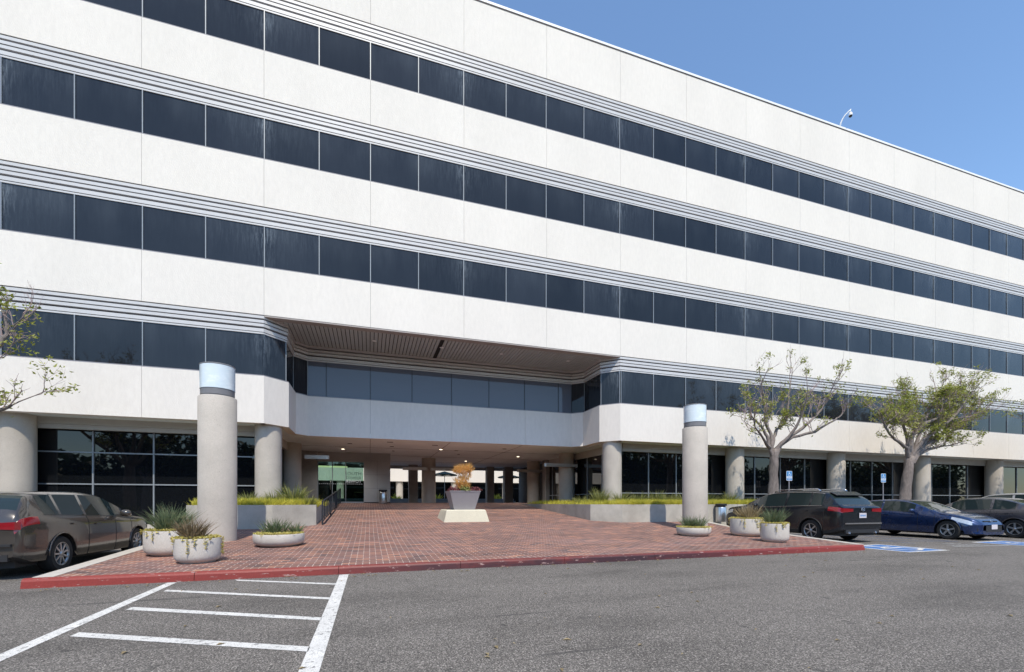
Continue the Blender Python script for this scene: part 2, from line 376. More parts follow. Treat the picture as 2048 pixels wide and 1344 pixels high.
def offs(path, d):                                   # mitred offset of an open path to its left
    P = [Vector(p) for p in path]; out = []
    for i, p in enumerate(P):
        a = (P[i] - P[i - 1]).normalized() if i else None
        b = (P[i + 1] - P[i]).normalized() if i < len(P) - 1 else None
        if a is None: a = b
        if b is None: b = a
        na = Vector((-a.y, a.x)); nb = Vector((-b.y, b.x)); m_ = (na + nb).normalized()
        out.append(p + m_ * (d / max(.3, m_.dot(na))))
    return [(q.x, q.y) for q in out]
def strip(mb, path, z0, z1, d0, d1, m=0):             # wall along a path between offsets d0 and d1
    A = offs(path, d0); B = offs(path, d1)
    for i in range(len(A) - 1):
        pts = [A[i], A[i + 1], B[i + 1], B[i]]
        k = len(mb.v)
        mb.v += [(x, y, z0) for x, y in pts] + [(x, y, z1) for x, y in pts]
        mb.face((k + 3, k + 2, k + 1, k), m); mb.face((k + 4, k + 5, k + 6, k + 7), m)
        mb.face((k, k + 1, k + 5, k + 4), m); mb.face((k + 2, k + 3, k + 7, k + 6), m)
        if i == 0: mb.face((k + 3, k, k + 4, k + 7), m)
        if i == len(A) - 2: mb.face((k + 1, k + 2, k + 6, k + 5), m)
def blades(mb, c, n, length, width, spread, rnd, m=0, droop=.5, r0=.05, zf=lambda x, y: 0, seg=3, up=1.0):
    for _ in range(n):
        a = rnd.uniform(0, 2 * pi); q = rnd.uniform(0, 1) ** .6 * r0
        b = Vector((c[0] + cos(a) * q, c[1] + sin(a) * q, c[2])); t = rnd.uniform(.05, spread)
        d = Vector((cos(a) * t, sin(a) * t, up)).normalized(); L = length * rnd.uniform(.55, 1.1); w = width * rnd.uniform(.7, 1.2)
        side = d.cross(Vector((rnd.uniform(-1, 1), rnd.uniform(-1, 1), .3))).normalized()
        pts = []; p = b.copy()
        for i in range(seg + 1):
            ww = w * (1 - (i / seg) ** 1.5) * .5; pts.append((p - side * ww, p + side * ww))
            p = p + d * (L / seg); d = (d + Vector((cos(a) * .35, sin(a) * .35, -droop * rnd.uniform(.3, 1))) * (.5 * (i + 1) / seg)).normalized()
        k = len(mb.v)
        for x, y in pts: mb.v += [tuple(x), tuple(y)]
        for i in range(seg): mb.face((k + 2 * i, k + 2 * i + 1, k + 2 * i + 3, k + 2 * i + 2), m)

# ------------------------------------------------------------------ numbers of the place
MOD = 1.829; D = 18.0; X0 = -.5056 * D                # X0 = mullion 0 of the facade
mx = lambda i: X0 + i * MOD
XB0, XB1 = mx(3), mx(11); XC = (XB0 + XB1) / 2
CEIL = 4.14
def zpl(y):                                           # height of the brick plaza
    if y < 14: return .135 + max(0, y - 8.65) * .031
    if y < 27: return .30 + (y - 14) * .0735
    return 1.255
# ------------------------------------------------------------------ the ground
mb = MB(); mb.poly([(-400, -400, 0), (400, -400, 0), (400, 400, 0), (-400, 400, 0)])
tag(mb.build('parking_lot', M['asphalt']), kind='structure')
mb = MB()
def quadz(y0, y1, xl0, xr0, xl1, xr1, n=1):
    for i in range(n):
        a, b = i / n, (i + 1) / n; ya, yb = y0 + (y1 - y0) * a, y0 + (y1 - y0) * b
        mb.poly([(xl0 + (xl1 - xl0) * a, ya, zpl(ya)), (xr0 + (xr1 - xr0) * a, ya, zpl(ya)), (xr0 + (xr1 - xr0) * b, yb, zpl(yb)), (xl0 + (xl1 - xl0) * b, yb, zpl(yb))])
quadz(8.65, 14, -4.62, 12.62, -4.92, 13.5); quadz(14, 16.3, -4.92, 13.5, -5.0, 13.9)
quadz(16.3, 27, -5.2, 14.1, -5.2, 14.1); quadz(27, 36.2, -5.2, 14.1, -5.2, 14.1)
tag(mb.build('brick_plaza', M['brick']), kind='structure')
mb = MB()                                             # red kerb with a rounded nose
prof = [(8.655, 0), (8.655, .137), (8.56, .145), (8.515, .13), (8.50, .10), (8.485, 0)]
seams = [-4.92 + i * 2.2 for i in range(9)]
for i in range(8):
    xa, xb = seams[i] + .004, min(seams[i + 1] - .004, 12.75)
    k = len(mb.v); mb.v += [(xa, y, z) for y, z in prof] + [(xb, y, z) for y, z in prof]; n = len(prof)
    for j in range(n - 1): mb.face((k + j, k + n + j, k + n + j + 1, k + j + 1), 0)
    mb.face([k + j for j in range(n)]); mb.face([k + n + n - 1 - j for j in range(n)])
tag(mb.build('red_kerb', M['kerbred']), kind='structure')
mb = MB()                                             # pale concrete edging on both sides of the plaza
for s, P in ((-1, [(-4.62, 8.66), (-4.92, 14), (-5.0, 16.0)]), (1, [(12.62, 8.66), (13.5, 14), (13.9, 16.0)])):
    for (xa, ya), (xb, yb) in zip(P, P[1:]):
        w = .26 * s
        pts = [(xa, ya), (xa + w, ya), (xb + w, yb), (xb, yb)]
        if s < 0: pts = pts[::-1]
        mb.prism(pts, -.02, lambda x, y: zpl(y) + .006)
mb.box(-30, -5.27, 15.6, 15.85, -.02, .15); mb.box(14.17, 62, 15.4, 15.62, -.02, .15)
tag(mb.build('concrete_kerb', M['kerbgrey']), kind='structure')
mb = MB(); mb.box(-30, -5.27, 15.86, 18.9, -.02, .145); mb.box(14.17, 62, 15.63, 16.05, -.02, .145)
tag(mb.build('pavement', M['kerbgrey']), kind='structure')

# road markings
def mark(name, polys, mat, z=.004):
    mb = MB()
    for p in polys: mb.poly([(x, y, z) for x, y in p])
    return tag(mb.build(name, mat), kind='structure')
mark('road_marking', [[(-2.80, -1), (-2.66, -1), (-2.93, 8.42), (-3.06, 8.42)], [(-.52, -1), (-.37, -1), (-.35, 8.42), (-.50, 8.42)],
    [(-2.72, 5.33), (-.50, 4.16), (-.50, 4.30), (-2.72, 5.47)], [(-2.76, 6.45), (-.50, 5.22), (-.50, 5.35), (-2.76, 6.60)],
    [(-2.82, 7.62), (-.50, 6.32), (-.50, 6.44), (-2.82, 7.75)], [(-2.05, 8.28), (-.50, 7.42), (-.50, 7.54), (-2.12, 8.42)]], M['paintwhite'])
def symbol(mb, o, ux, uy, s, m=0):       # wheelchair symbol made of flat strokes in the plane (ux, uy)
    o = Vector(o); ux = Vector(ux); uy = Vector(uy); nn = ux.cross(uy); lay = [0]
    P = lambda x, y: tuple(o + ux * x * s + uy * y * s + nn * .0005 * lay[0])
    def stroke(pts, w):
        for (xa, ya), (xb, yb) in zip(pts, pts[1:]):
            d = Vector((xb - xa, yb - ya)).normalized(); n = Vector((-d.y, d.x)) * w / 2; e = d * w * .3; lay[0] += 1
            mb.poly([P(xa - n.x - e.x, ya - n.y - e.y), P(xb - n.x + e.x, yb - n.y + e.y), P(xb + n.x + e.x, yb + n.y + e.y), P(xa + n.x - e.x, ya + n.y - e.y)], m)
    mb.poly([P(-.08 + .09 * cos(t * pi / 6), .40 + .09 * sin(t * pi / 6)) for t in range(12)], m)
    stroke([(-.08, .28), (-.05, 0), (.18, 0)], .10); stroke([(.18, .02), (.28, -.26), (.38, -.24)], .09); stroke([(-.07, .16), (.14, .16)], .07)
    arc = [(-.04 + .27 * cos(radians(a)), -.16 + .27 * sin(radians(a))) for a in range(118, 348, 23)]
    stroke(arc, .07)
def bay(x0, y0, x1, y1, faded=False):
    mw, mbl = (M['paintfadedw'], M['paintfaded']) if faded else (M['paintwhite'], M['paintblue'])
    b = .10
    mark('road_marking', [[(x0 + b, y0 + b), (x1 - b, y0 + b), (x1 - b, y1 - b), (x0 + b, y1 - b)]], mbl)
    mark('road_marking', [[(x0, y0), (x1, y0), (x1, y0 + b), (x0, y0 + b)], [(x0, y1 - b), (x1, y1 - b), (x1, y1), (x0, y1)],
         [(x0, y0 + b), (x0 + b, y0 + b), (x0 + b, y1 - b), (x0, y1 - b)], [(x1 - b, y0 + b), (x1, y0 + b), (x1, y1 - b), (x1 - b, y1 - b)]], mw)
    mb = MB(); symbol(mb, ((x0 + x1) / 2, (y0 + y1) / 2, .0085), (1, 0, 0), (0, 1, 0), (y1 - y0) * .85)
    tag(mb.build('road_marking', mw), kind='structure')
bay(13.2, 7.75, 14.8, 9.5); bay(18.45, 7.8, 20.1, 9.15)
mark('road_marking', [[(16.2, 9.4), (16.3, 9.4), (16.3, 15), (16.2, 15)], [(18.3, 9.4), (18.4, 9.4), (18.4, 15), (18.3, 15)]] +
     [[(16.35, y), (18.25, y - .9), (18.25, y - .78), (16.35, y + .12)] for y in (10.4, 11.5, 12.6, 13.7, 14.8)], M['paintfaded'])
mark('road_marking', [[(16.15, 8.35), (18.2, 8.05), (18.2, 8.15), (16.15, 8.45)], [(13.0, 9.55), (13.1, 9.55), (13.1, 15), (13.0, 15)], [(21.3, 8.6), (21.4, 8.6), (21.4, 15), (21.3, 15)], [(24.5, 8.6), (24.6, 8.6), (24.6, 15), (24.5, 15)], [(-8.2, 9), (-8.1, 9), (-8.1, 15.4), (-8.2, 15.4)]], M['paintfadedw'])
for k, (wd, yy) in enumerate((('NO', 8.95), ('PARKING', 8.55))):
    me = textmesh(wd, .38, 0); me.materials.clear(); me.materials.append(M['paintfadedw'])
    o = bpy.data.objects.new('road_marking', me); C.objects.link(o); o.location = (17.2, yy, .009); tag(o, kind='structure')
# fallen leaves on the asphalt: too many small ones to count
mb = MB()
for i in range(150):
    x, y = R.uniform(-3, 14), R.uniform(2.2, 8.3)
    if R.random() < .45: x, y = R.uniform(-4.5, 12.5), R.uniform(8.1, 8.46)
    s = R.uniform(.012, .03); a = R.uniform(0, 6.3)
    mb.poly([(x + s * cos(a + t) * (1.6 if k % 2 == 0 else .7), y + s * sin(a + t) * (1.6 if k % 2 == 0 else .7), .006 + (.012 if k % 2 else 0)) for k, t in enumerate((0, 1.57, 3.14, 4.71))])
tag(mb.build('fallen_leaves', M['straptan']), 'small dry leaves scattered on the asphalt along the red kerb', 'leaves', kind='stuff')

# ------------------------------------------------------------------ the office building
B = empty('office_building', 'long white stucco office building with dark ribbon windows, grey louvres and an open columned passage', 'office building', (0, 0, 0))
IL, IR = -6, 38
Z_D = 5.84; FH = 3.905; GH = 1.53; SH = 2.20         # window sill of row D, floor height, glass height, top of slats
rows = [Z_D + FH * k for k in range(4)]               # D, C, B, A
ch = .70
bayp = [(XB0, D), (XB0 + ch, D + ch), (XB0 + ch, 20.39), (XB0 + ch + .43, 20.82), (XB1 - ch - .43, 20.82), (XB1 - ch, 20.39), (XB1 - ch, D + ch), (XB1, D)]
lft = [(mx(IL), D), (XB0, D)]; rgt = [(XB1, D), (mx(IR), D)]
full = lft[:1] + bayp + rgt[1:]
T = .30; gap = .008
def panelwall(z0, z1, i0, i1, step=2):
    mb = MB(); i = i0
    while i < i1:
        j = min(i + step, i1)
        mb.box(mx(i) + gap / 2, mx(j) - gap / 2, D, D + T, z0, z1); i = j
    mb.box(mx(i0), mx(i1), D + .03, D + T - .01, z0 + .01, z1 - .01, 1)
    return mb
# level with the bay: broken in panels too
mb = panelwall(CEIL, Z_D, IL + 1, 3); mb.v = mb.v
m2 = MB()
for mbx in (mb,):
    pass
def addpath(mb, path, z0, z1, splits):
    pts = [Vector(path[0])]
    for a, b in zip(path, path[1:]): pts.append(Vector(b))
    strip(mb, path, z0, z1, 0, T)
back0, back1 = bayp[3], bayp[4]
xs = [back0[0]] + [mx(i) for i in (5, 7, 9)] + [back1[0]]
strip(mb, bayp[:4], CEIL, Z_D, 0, T); strip(mb, bayp[4:], CEIL, Z_D, 0, T)
for a, b in zip(xs, xs[1:]):
    mb.box(a + (gap / 2 if a != xs[0] else 0), b - (gap / 2 if b != xs[-1] else 0), 20.82, 20.82 + T, CEIL, Z_D)
i = 11
while i < IR:
    mb.box(mx(i) + (gap / 2 if i > 11 else 0), mx(min(i + 2, IR)) - gap / 2, D, D + T, CEIL, Z_D); i += 2
mb.box(XB1 + .2, mx(IR), D + .03, D + T - .01, CEIL + .01, Z_D - .01, 1)
mb.build('wall', [M['stucco'], M['slatdark']], B)
for k in range(3):
    panelwall(rows[k] + SH, rows[k + 1], IL + 1, IR - 1).build('wall', [M['stucco'], M['slatdark']], B)
panelwall(rows[3] + SH, 22.06, IL + 1, IR - 1).build('wall', [M['stucco'], M['slatdark']], B)
mb = MB(); mb.box(mx(IL), mx(IR), D - .035, D + .5, 22.10, 22.20); mb.box(mx(IL), mx(IR), D - .012, D + .4, 22.06, 22.10, 1)
mb.build('roof_coping', [M['coping'], M['copingdark']], B)
# louvres
SL = [(.03, .125), (.18, .28), (.31, .41), (.475, .595)]
def louvre(path, top):
    mb = MB()
    for q, (a, b) in enumerate(SL): strip(mb, path, top - b, top - a, .018 + q * .014, .30, 0)
    strip(mb, path, top - .67, top - .01, .20, .31, 1)
    strip(mb, path, top - .668, top - .615, .072, .30, 0)
    return mb
louvre(full, Z_D + SH).build('louvre', [M['slat'], M['slatdark']], B)
for k in (1, 2, 3): louvre([(mx(IL), D), (mx(IR), D)], rows[k] + SH).build('louvre', [M['slat'], M['slatdark']], B)
# sills
def sill(path, z):
    mb = MB(); strip(mb, path, z - .002, z + .035, .008, .25); return mb
sill(full, Z_D).build('window_sill', M['sill'], B)
for k in (1, 2, 3): sill([(mx(IL), D), (mx(IR), D)], rows[k]).build('window_sill', M['sill'], B)
# windows, one per module; the hundred largest in view are parts, the rest one part
def proj(x, y, z):
    a = radians(YAW); dep = x * sin(a) + y * cos(a); xc = x * cos(a) - y * sin(a)
    return (1024 + 890 * xc / dep, 1005 - 890 * (z - EYE) / dep) if dep > .1 else (-9e9, -9e9)
cands = []
GI = .10
for k, z in enumerate(rows):
    for i in range(IL, IR):
        if k == 0 and 3 <= i < 11: continue
        a = proj(mx(i), D + GI, z); b = proj(mx(i + 1), D + GI, z + GH)
        x0, x1 = max(0, a[0]), min(2048, b[0]); y0, y1 = max(0, b[1]), min(1344, a[1])
        cands.append((max(0, x1 - x0) * max(0, y1 - y0), k, i, z))
cands.sort(reverse=True)
pan = []
gp = offs(bayp, GI)
for j in range(7):
    if j == 3:
        e = [gp[3][0]] + [mx(i) for i in range(4, 11)] + [gp[4][0]]
        if e[1] - e[0] < .1: e.pop(1)
        for a, b in zip(e, e[1:]): pan.append(((a, gp[3][1]), (b, gp[3][1]), True))
    elif j in (2, 4, 0, 6): pan.append((gp[j], gp[j + 1], False))
    else: pan.append((gp[j], gp[j + 1], False))
NB = len(pan)
def mull(mb, p, z, h, nrm=(0, -1), m=0):
    x, y = p; mb.box(x - .015, x + .015, y - .03, y + .02, z + .036, z + h, m)
rest = MB(); cnt = 0
for ar, k, i, z in cands:
    if cnt < 100 - NB - 9 and ar > 0:
        mb = MB(); jt = R.uniform(-.004, .004); j2 = R.uniform(-.003, .003)
        mb.poly([(mx(i), D + GI + jt, z + .03), (mx(i + 1), D + GI - jt, z + .03), (mx(i + 1), D + GI - jt + j2, z + GH), (mx(i), D + GI + jt + j2, z + GH)])
        w = mb.build('window', M['glass'], B); cnt += 1
        mb = MB(); mull(mb, (mx(i), D + GI - .01), z, GH); mb.build('mullion', M['mullion'], w)
    else:
        rest.poly([(mx(i), D + GI, z + .03), (mx(i + 1), D + GI, z + .03), (mx(i + 1), D + GI, z + GH), (mx(i), D + GI, z + GH)], 0)
        mull(rest, (mx(i), D + GI - .01), z, GH, m=1)
tag(rest.build('window', [M['glass'], M['mullion']], B), kind='stuff')
for a, b, isback in pan:
    mb = MB(); mb.poly([(a[0], a[1], Z_D + .03), (b[0], b[1], Z_D + .03), (b[0], b[1], Z_D + GH + .04), (a[0], a[1], Z_D + GH + .04)])
    w = mb.build('window', M['glassbay'] if isback else M['glass'], B)
    mb = MB(); mb.box(b[0] - .012, b[0] + .012, b[1] - .022, b[1] + .02, Z_D + .036, Z_D + GH); mb.build('mullion', M['blackmetal'] if isback else M['mullion'], w)
# unseen solid mass added behind the glass to keep daylight out
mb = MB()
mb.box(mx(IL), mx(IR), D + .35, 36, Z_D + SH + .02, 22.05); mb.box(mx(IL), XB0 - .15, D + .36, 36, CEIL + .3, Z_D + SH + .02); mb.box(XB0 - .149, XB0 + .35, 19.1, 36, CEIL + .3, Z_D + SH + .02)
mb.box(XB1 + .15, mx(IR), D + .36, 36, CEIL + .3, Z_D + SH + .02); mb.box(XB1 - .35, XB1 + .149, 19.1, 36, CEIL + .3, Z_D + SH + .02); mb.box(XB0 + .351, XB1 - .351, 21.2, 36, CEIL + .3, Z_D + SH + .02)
mb.build('inner_mass', M['darkwall'], B)
mb = MB(); mb.box(mx(IL), mx(IR), D - .0, D + T, Z_D + SH - .006, Z_D + SH - .001); 
# plank soffit over the bay
P = MB(); zs = Z_D + SH - .03
P.box(XB0 + .02, XB1 - .02, D + T + .01, 21.1, zs + .03, zs + .06, 1)
x = XB0 + .25
sk = 0
while x < XB1 - .2:
    if not (XC - .95 < x < XC - .85 + .02):
        P.box(x, x + .128, D + T + .05, 21.09, zs, zs + .03, 0)
    x += .155
P.box(XB0 + .0, XB1 - .0, D + .012, D + T + .05, zs - .028, zs + .03, 2)
P.build('plank_soffit', [M['plank'], M['plankgap'], M['trimbrown']], B)
for px_, py_ in ((.2, 19.4), (3.0, 19.35), (5.7, 19.35), (9.0, 19.35)):
    mb = MB(); mb.lathe([(.0, -.012), (.06, -.012), (.085, -.004), (.09, .0)], (px_, py_, zs - .001), 16)
    mb.build('downlight', M['coping'], B)
# passage ceiling and its beams
mb = MB(); mb.prism([(mx(IL), D + T), (XB0 + .1, D + T), (XB0 + .1, 21.12), (XB1 - .1, 21.12), (XB1 - .1, D + T), (mx(IR), D + T), (mx(IR), 36), (mx(IL), 36)], CEIL + .02, CEIL + .25)
mb.build('ceiling', M['soffit'], B)
mb = MB(); A = offs(bayp, .3)
mb.prism([A[1], A[2], A[3], A[4], A[5], A[6], (XB1 - .1, 21.1), (XB0 + .1, 21.1)] if False else [(XB0 + .1, D + .6), (XB0 + .4, D + .95), (XB0 + .4, 20.52), (XB0 + .85, 21.11), (XB0 + .1, 21.11)], CEIL + .021, CEIL + .24)
mb.build('ceiling', M['soffit'], B)
for (a, b, c, d) in ((.8, 21.9, .28, 0), (3.0, 22.4, .28, 0), (1.0, 23.6, .2, 0), (4.5, 24.4, .2, 0), (1.2, 25.6, .14, 0), (5.0, 26.2, .14, 0), (6.8, 22.8, .2, 0), (-1.0, 23.0, .2, 0)):
    mb = MB(); mb.box(a, a + c, b, b + .1, CEIL + .002, CEIL + .019); mb.build('ceiling_vent', M['plankgap'], B)
mb = MB()
for xx in (mx(5), mx(7), mx(9)): mb.box(xx - .008, xx + .008, 21.2, 35.6, CEIL + .012, CEIL + .019)
for yy in (24.5, 28.2, 32): mb.box(XB0, XB1, yy - .008, yy + .008, CEIL + .0125, CEIL + .019)
mb.build('ceiling_joint', M['slatdark'], B)
# columns, one mesh each
cols = [(mx(3 + 4 * k), 18.75) for k in range(-2, 9) if k != 1] + [(XB0, 23.9), (XB1, 23.9), (XC, 29.4), (XB1, 29.4), (XB0, 29.4)]
for x, y in cols:
    mb = MB(); mb.lathe([(.45, -.05), (.45, CEIL + .019)], (x, y, 0), 56)
    mb.build('column', M['column'], B)
for x, y, w in ((3.2, 34.9, .34), (9.3, 34.9, .3), (10.85, 34.9, .36), (11.75, 28.2, .42)):
    mb = MB(); mb.box(x - w, x + w, y - .3, y + .3, 1.2, CEIL + .019, bev=.03); mb.build('pier', M['darktile'], B)
# rear beam and threshold of the passage
mb = MB(); mb.box(-5, 14, 35.7, 36.0, 3.93, CEIL + .019); mb.build('beam', M['greyblock'], B)
# ground floor fronts
def front(x0, x1, y, z0, z1, nm=4, tr=(), half=None):
    mb = MB(); mb.poly([(x0, y, z0), (x1, y, z0), (x1, y, z1), (x0, y, z1)]); w = mb.build('window', M['glassground'], B)
    mb = MB()
    for i in range(nm + 1):
        x = x0 + (x1 - x0) * i / nm; mb.box(x - .022, x + .022, y - .05, y - .003, z0, z1)
    for t in tr: mb.box(x0, x1, y - .042, y - .004, t - .022, t + .022)
    mb.build('window_frame', M['mullion'], w)
zt = CEIL - .36
for k in range(-2, 9):
    if k == 1 or k == 0 and False: continue
    xa, xb = mx(3 + 4 * k) , mx(3 + 4 * k + 4)
    if k < 0: front(xa, xb if k < -1 else XB0 - .25, 19.25, .5, zt, 4, (1.92, 3.02) if k == -1 else (1.92,))
    elif k > 1: front(mx(11 + 4 * (k - 2)) + (.7 if k == 2 else 0), mx(15 + 4 * (k - 2)), 19.25, 1.0, zt, 4, (1.75,))
mb = MB()
for xa, xb in ((mx(IL), XB0 - .25), (XB1 + .7, mx(IR))):
    mb.box(xa, xb, 18.92, 19.09, zt + .16, CEIL + .019); mb.box(xa, xb, 18.97, 19.12, zt, zt + .157)
mb.box(XB0 - .25, XB0 - .1, 19.1, 27, zt, CEIL + .019); mb.box(XB1 + .55, XB1 + .7, 19.1, 29, zt, CEIL + .019)
mb.build('beam', M['beam'], B)
mb = MB(); mb.box(mx(IL), -5.27, 18.92, 19.1, .0, .5); mb.box(XB1 + .7, mx(IR), 19.0, 19.2, .0, 1.0); mb.build('plinth', M['kerbgrey'], B)
def sidefront(x, y0, y1, z0, z1, nm, mat, flip=False, tr=()):
    mb = MB(); p = [(x, y0, z0), (x, y1, z0), (x, y1, z1), (x, y0, z1)]; mb.poly(p[::-1] if flip else p); w = mb.build('window', mat, B)
    mb = MB(); s = -1 if flip else 1
    for i in range(nm + 1):
        y = y0 + (y1 - y0) * i / nm; mb.box(min(x, x + s * .04) + .002 * s, max(x, x + s * .04), y - .025, y + .025, z0, z1)
    for t in tr: mb.box(min(x, x + s * .035) + .002 * s, max(x, x + s * .035), y0, y1, t - .025, t + .025)
    mb.build('window_frame', M['mullion'], w)
sidefront(XB0 - .25, 19.1, 27.0, 1.2, zt, 5, M['glassground'])
sidefront(XB1 + .6, 19.1, 29.0, 1.2, zt, 6, M['glassground'], True, (1.75,))
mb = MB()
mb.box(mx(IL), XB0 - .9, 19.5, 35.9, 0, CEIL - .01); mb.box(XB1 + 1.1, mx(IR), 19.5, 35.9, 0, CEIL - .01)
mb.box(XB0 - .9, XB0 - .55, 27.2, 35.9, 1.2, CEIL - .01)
mb.build('inner_mass', M['darkwall'], B)
# lobby wall, entrance and block at the back of the passage
mb = MB(); mb.box(XB0 - .25, -2.78, 27.0, 27.5, 1.2, CEIL + .019); mb.build('wall', M['darktile'], B)
mb = MB()
for r in range(3):
    z0 = 1.30 + r * .80
    for c_ in range(2):
        xx = -.30 + c_ * .74; mb.box(xx + .004, xx + .736, 27.1, 28.0, z0 + .004, z0 + .796)
mb.box(-.29, 1.17, 27.12, 27.95, 1.2, 3.70, 1)
mb.build('wall', [M['greyblock'], M['slatdark']], B)
mb = MB(); mb.box(-.31, 1.19, 27.2, 28, 3.702, CEIL + .019); mb.box(-2.78, -.31, 27.2, 27.6, 3.62, CEIL + .019); mb.build('beam', M['greyblock'], B)
mb = MB(); mb.box(-2.76, -2.0, 27.22, 27.235, 1.26, 3.6); g = mb.build('entrance_door', M['clear'], B)
mb = MB(); mb.box(-2.78, -2.74, 27.18, 27.26, 1.26, 3.61); mb.box(-2.02, -1.98, 27.16, 27.26, 1.26, 3.61); mb.box(-2.74, -2.02, 27.18, 27.24, 1.26, 1.34); mb.build('door_frame', M['mullion'], g)
mb = MB(); mb.tube([(-2.10, 27.15, 2.0), (-2.10, 27.15, 2.6)], .015, 8); mb.build('handle', M['steel'], g)
mb = MB(); mb.box(-1.98, -.32, 27.22, 27.235, 1.26, 3.6); g = mb.build('glass_screen', M['clear'], B)
mb = MB(); mb.box(-1.98, -.32, 27.19, 27.25, 1.256, 1.33); mb.box(-1.30, -1.27, 27.19, 27.25, 1.33, 3.6); mb.build('frame', M['mullion'], g)
mb = MB()
for i in range(22): mb.box(-2.7 + i * .108, -2.66 + i * .108, 27.205, 27.215, 2.33, 2.365)
mb.build('dot_strip', M['signwhite'], g)
text('lettering', 'SOUTH', .27, M['letterdark'], g, (-.88, 27.205, 2.93))
text('lettering', 'TOWER', .24, M['letterdark'], g, (-.88, 27.205, 2.68))
text('lettering', 'TOWER', .24, M['signwhite'], g, (-.86, 27.20, 2.49), scale=(-1, 1, 1))  # reflection of the word, built in as reversed white letters
def lit(name, col, st):
    m, n, l, b = newmat(name); b.inputs['Emission Color'].default_value = (*col, 1); b.inputs['Emission Strength'].default_value = st; b.inputs['Base Color'].default_value = (*col, 1); return m
M['lit'] = lit('lit_lamp', (1, .86, .62), 2.5); M['litpanel'] = lit('lit_panel', (.9, .85, .5), .9)
mb = MB(); mb.box(-2.9, -1.25, 28.2, 28.5, 3.36, 3.44, bev=.1); mb.build('ceiling_light', M['litpanel'], B)
for qx, qy in ((-1.35, 25.6), (8.9, 26.5), (3.7, 24.2), (6.4, 30.5), (1.2, 30.5)):  # some are lamps of the place, the others added to brighten the dark passage
    mb = MB(); mb.lathe([(0, 0), (.075, 0), (.08, .008)], (qx, qy, CEIL + .009), 14); o = mb.build('downlight', M['lit'], B)
    pl = bpy.data.lights.new('passage_fill_spot', 'SPOT'); pl.energy = 130; pl.color = (1, .97, .92); pl.shadow_soft_size = .08; pl.spot_size = radians(140); pl.spot_blend = .8
    po = bpy.data.objects.new('passage_fill_spot', pl); C.objects.link(po); po.location = (qx, qy, CEIL - .02); po.parent = B
# brushed metal bands round the columns of the passage
def band(x0, x1, y, z, r=.0):
    mb = MB(); h = .09
    pts = [(x0, y - .09), (x1 - .12, y - .09), (x1 - .03, y - .06), (x1, y), (x1 - .03, y + .06), (x1 - .12, y + .09), (x0, y + .09)]
    mb.prism(pts, z - h, z + h); mb.build('metal_band', M['metalband'], B)
band(-2.95, -1.85, 23.35, 3.47); band(2.0, 3.55, 28.75, 3.42); band(3.75, 5.4, 28.75, 3.42)
def bandl(x0, x1, y, z):
    mb = MB(); h = .09; mb.prism([(x1, y + .09), (x0 + .12, y + .09), (x0 + .03, y + .06), (x0, y), (x0 + .03, y - .06), (x0 + .12, y - .09), (x1, y - .09)], z - h, z + h); mb.build('metal_band', M['metalband'], B)
bandl(9.35, 11.4, 23.3, 3.40); bandl(9.6, 11.4, 28.8, 3.45)

# ------------------------------------------------------------------ courtyard and the far wing
mb = MB(); mb.poly([(-60, 36.2, 1.25), (80, 36.2, 1.25), (80, 62, 1.25), (-60, 62, 1.25)])
tag(mb.build('courtyard', M['kerbgrey']), kind='structure')
FB = empty('courtyard_wing', 'white stucco wing with round columns seen through the passage across the courtyard', 'office building', (0, 60, 1.25))
def fb(mb): 
    mb.v = [(x, y - 60, z - 1.25) for x, y, z in mb.v]; return mb
mb = MB(); mb.box(-40, 60, 60, 60.3, 4.05, 5.9); mb.box(-40, 60, 60.02, 60.3, 8.1, 9.8); mb.box(-40, 60, 60.02, 60.3, 12, 13.7); fb(mb).build('wall', M['stucco'], FB)
mb = MB(); mb.box(-40, 60, 60.2, 60.4, 5.9, 8.1); mb.box(-40, 60, 60.31, 60.4, 9.8, 12); mb.box(-40, 60, 63.2, 63.3, 1.25, 4.05); fb(mb).build('window', M['glassground'], FB)
mb = MB(); mb.box(-40, 60, 60.3, 72, 4.1, 13.6); fb(mb).build('inner_mass', M['darkwall'], FB)
for k in range(-3, 7):
    mb = MB(); mb.lathe([(.45, 0), (.45, 2.85)], (3.8 + 7.316 * k, .6, 0), 32); mb.build('column', M['column'], FB)
o = MB(); o.box(-3, 13, 40, 40.3, 1.25, 1.62); o.box(-3, 13, 39.5, 39.95, 1.25, 1.42); 
tag(o.build('low_wall', M['greyblock']), 'low stepped grey concrete wall in the courtyard behind the passage', 'wall')
def umbrella(x, y, label):
    u = empty('patio_umbrella', label, 'umbrella', (x, y, 1.25), 0, 'green umbrellas in the courtyard')
    mb = MB(); mb.tube([(0, 0, 0), (0, 0, 3.05)], .03, 8); mb.build('pole', M['slat'], u)
    mb = MB(); k = 8; top = (0, 0, 3.12)
    for i in range(k):
        a, b = 2 * pi * i / k, 2 * pi * (i + 1) / k
        p = (1.25 * cos(a), 1.25 * sin(a), 2.78); q = (1.25 * cos(b), 1.25 * sin(b), 2.78); m_ = ((p[0] + q[0]) / 2 * .97, (p[1] + q[1]) / 2 * .97, 2.81)
        mb.poly([top, p, m_]); mb.poly([top, m_, q]); mb.poly([p, (p[0], p[1], 2.68), (q[0], q[1], 2.68), q])
    mb.build('canopy', M['umbrella'], u)
umbrella(7.1, 44, 'dark green patio umbrella seen just left of the orange shrub in the passage')
umbrella(14.4, 46, 'dark green patio umbrella seen in the narrow gap between the right dark piers')
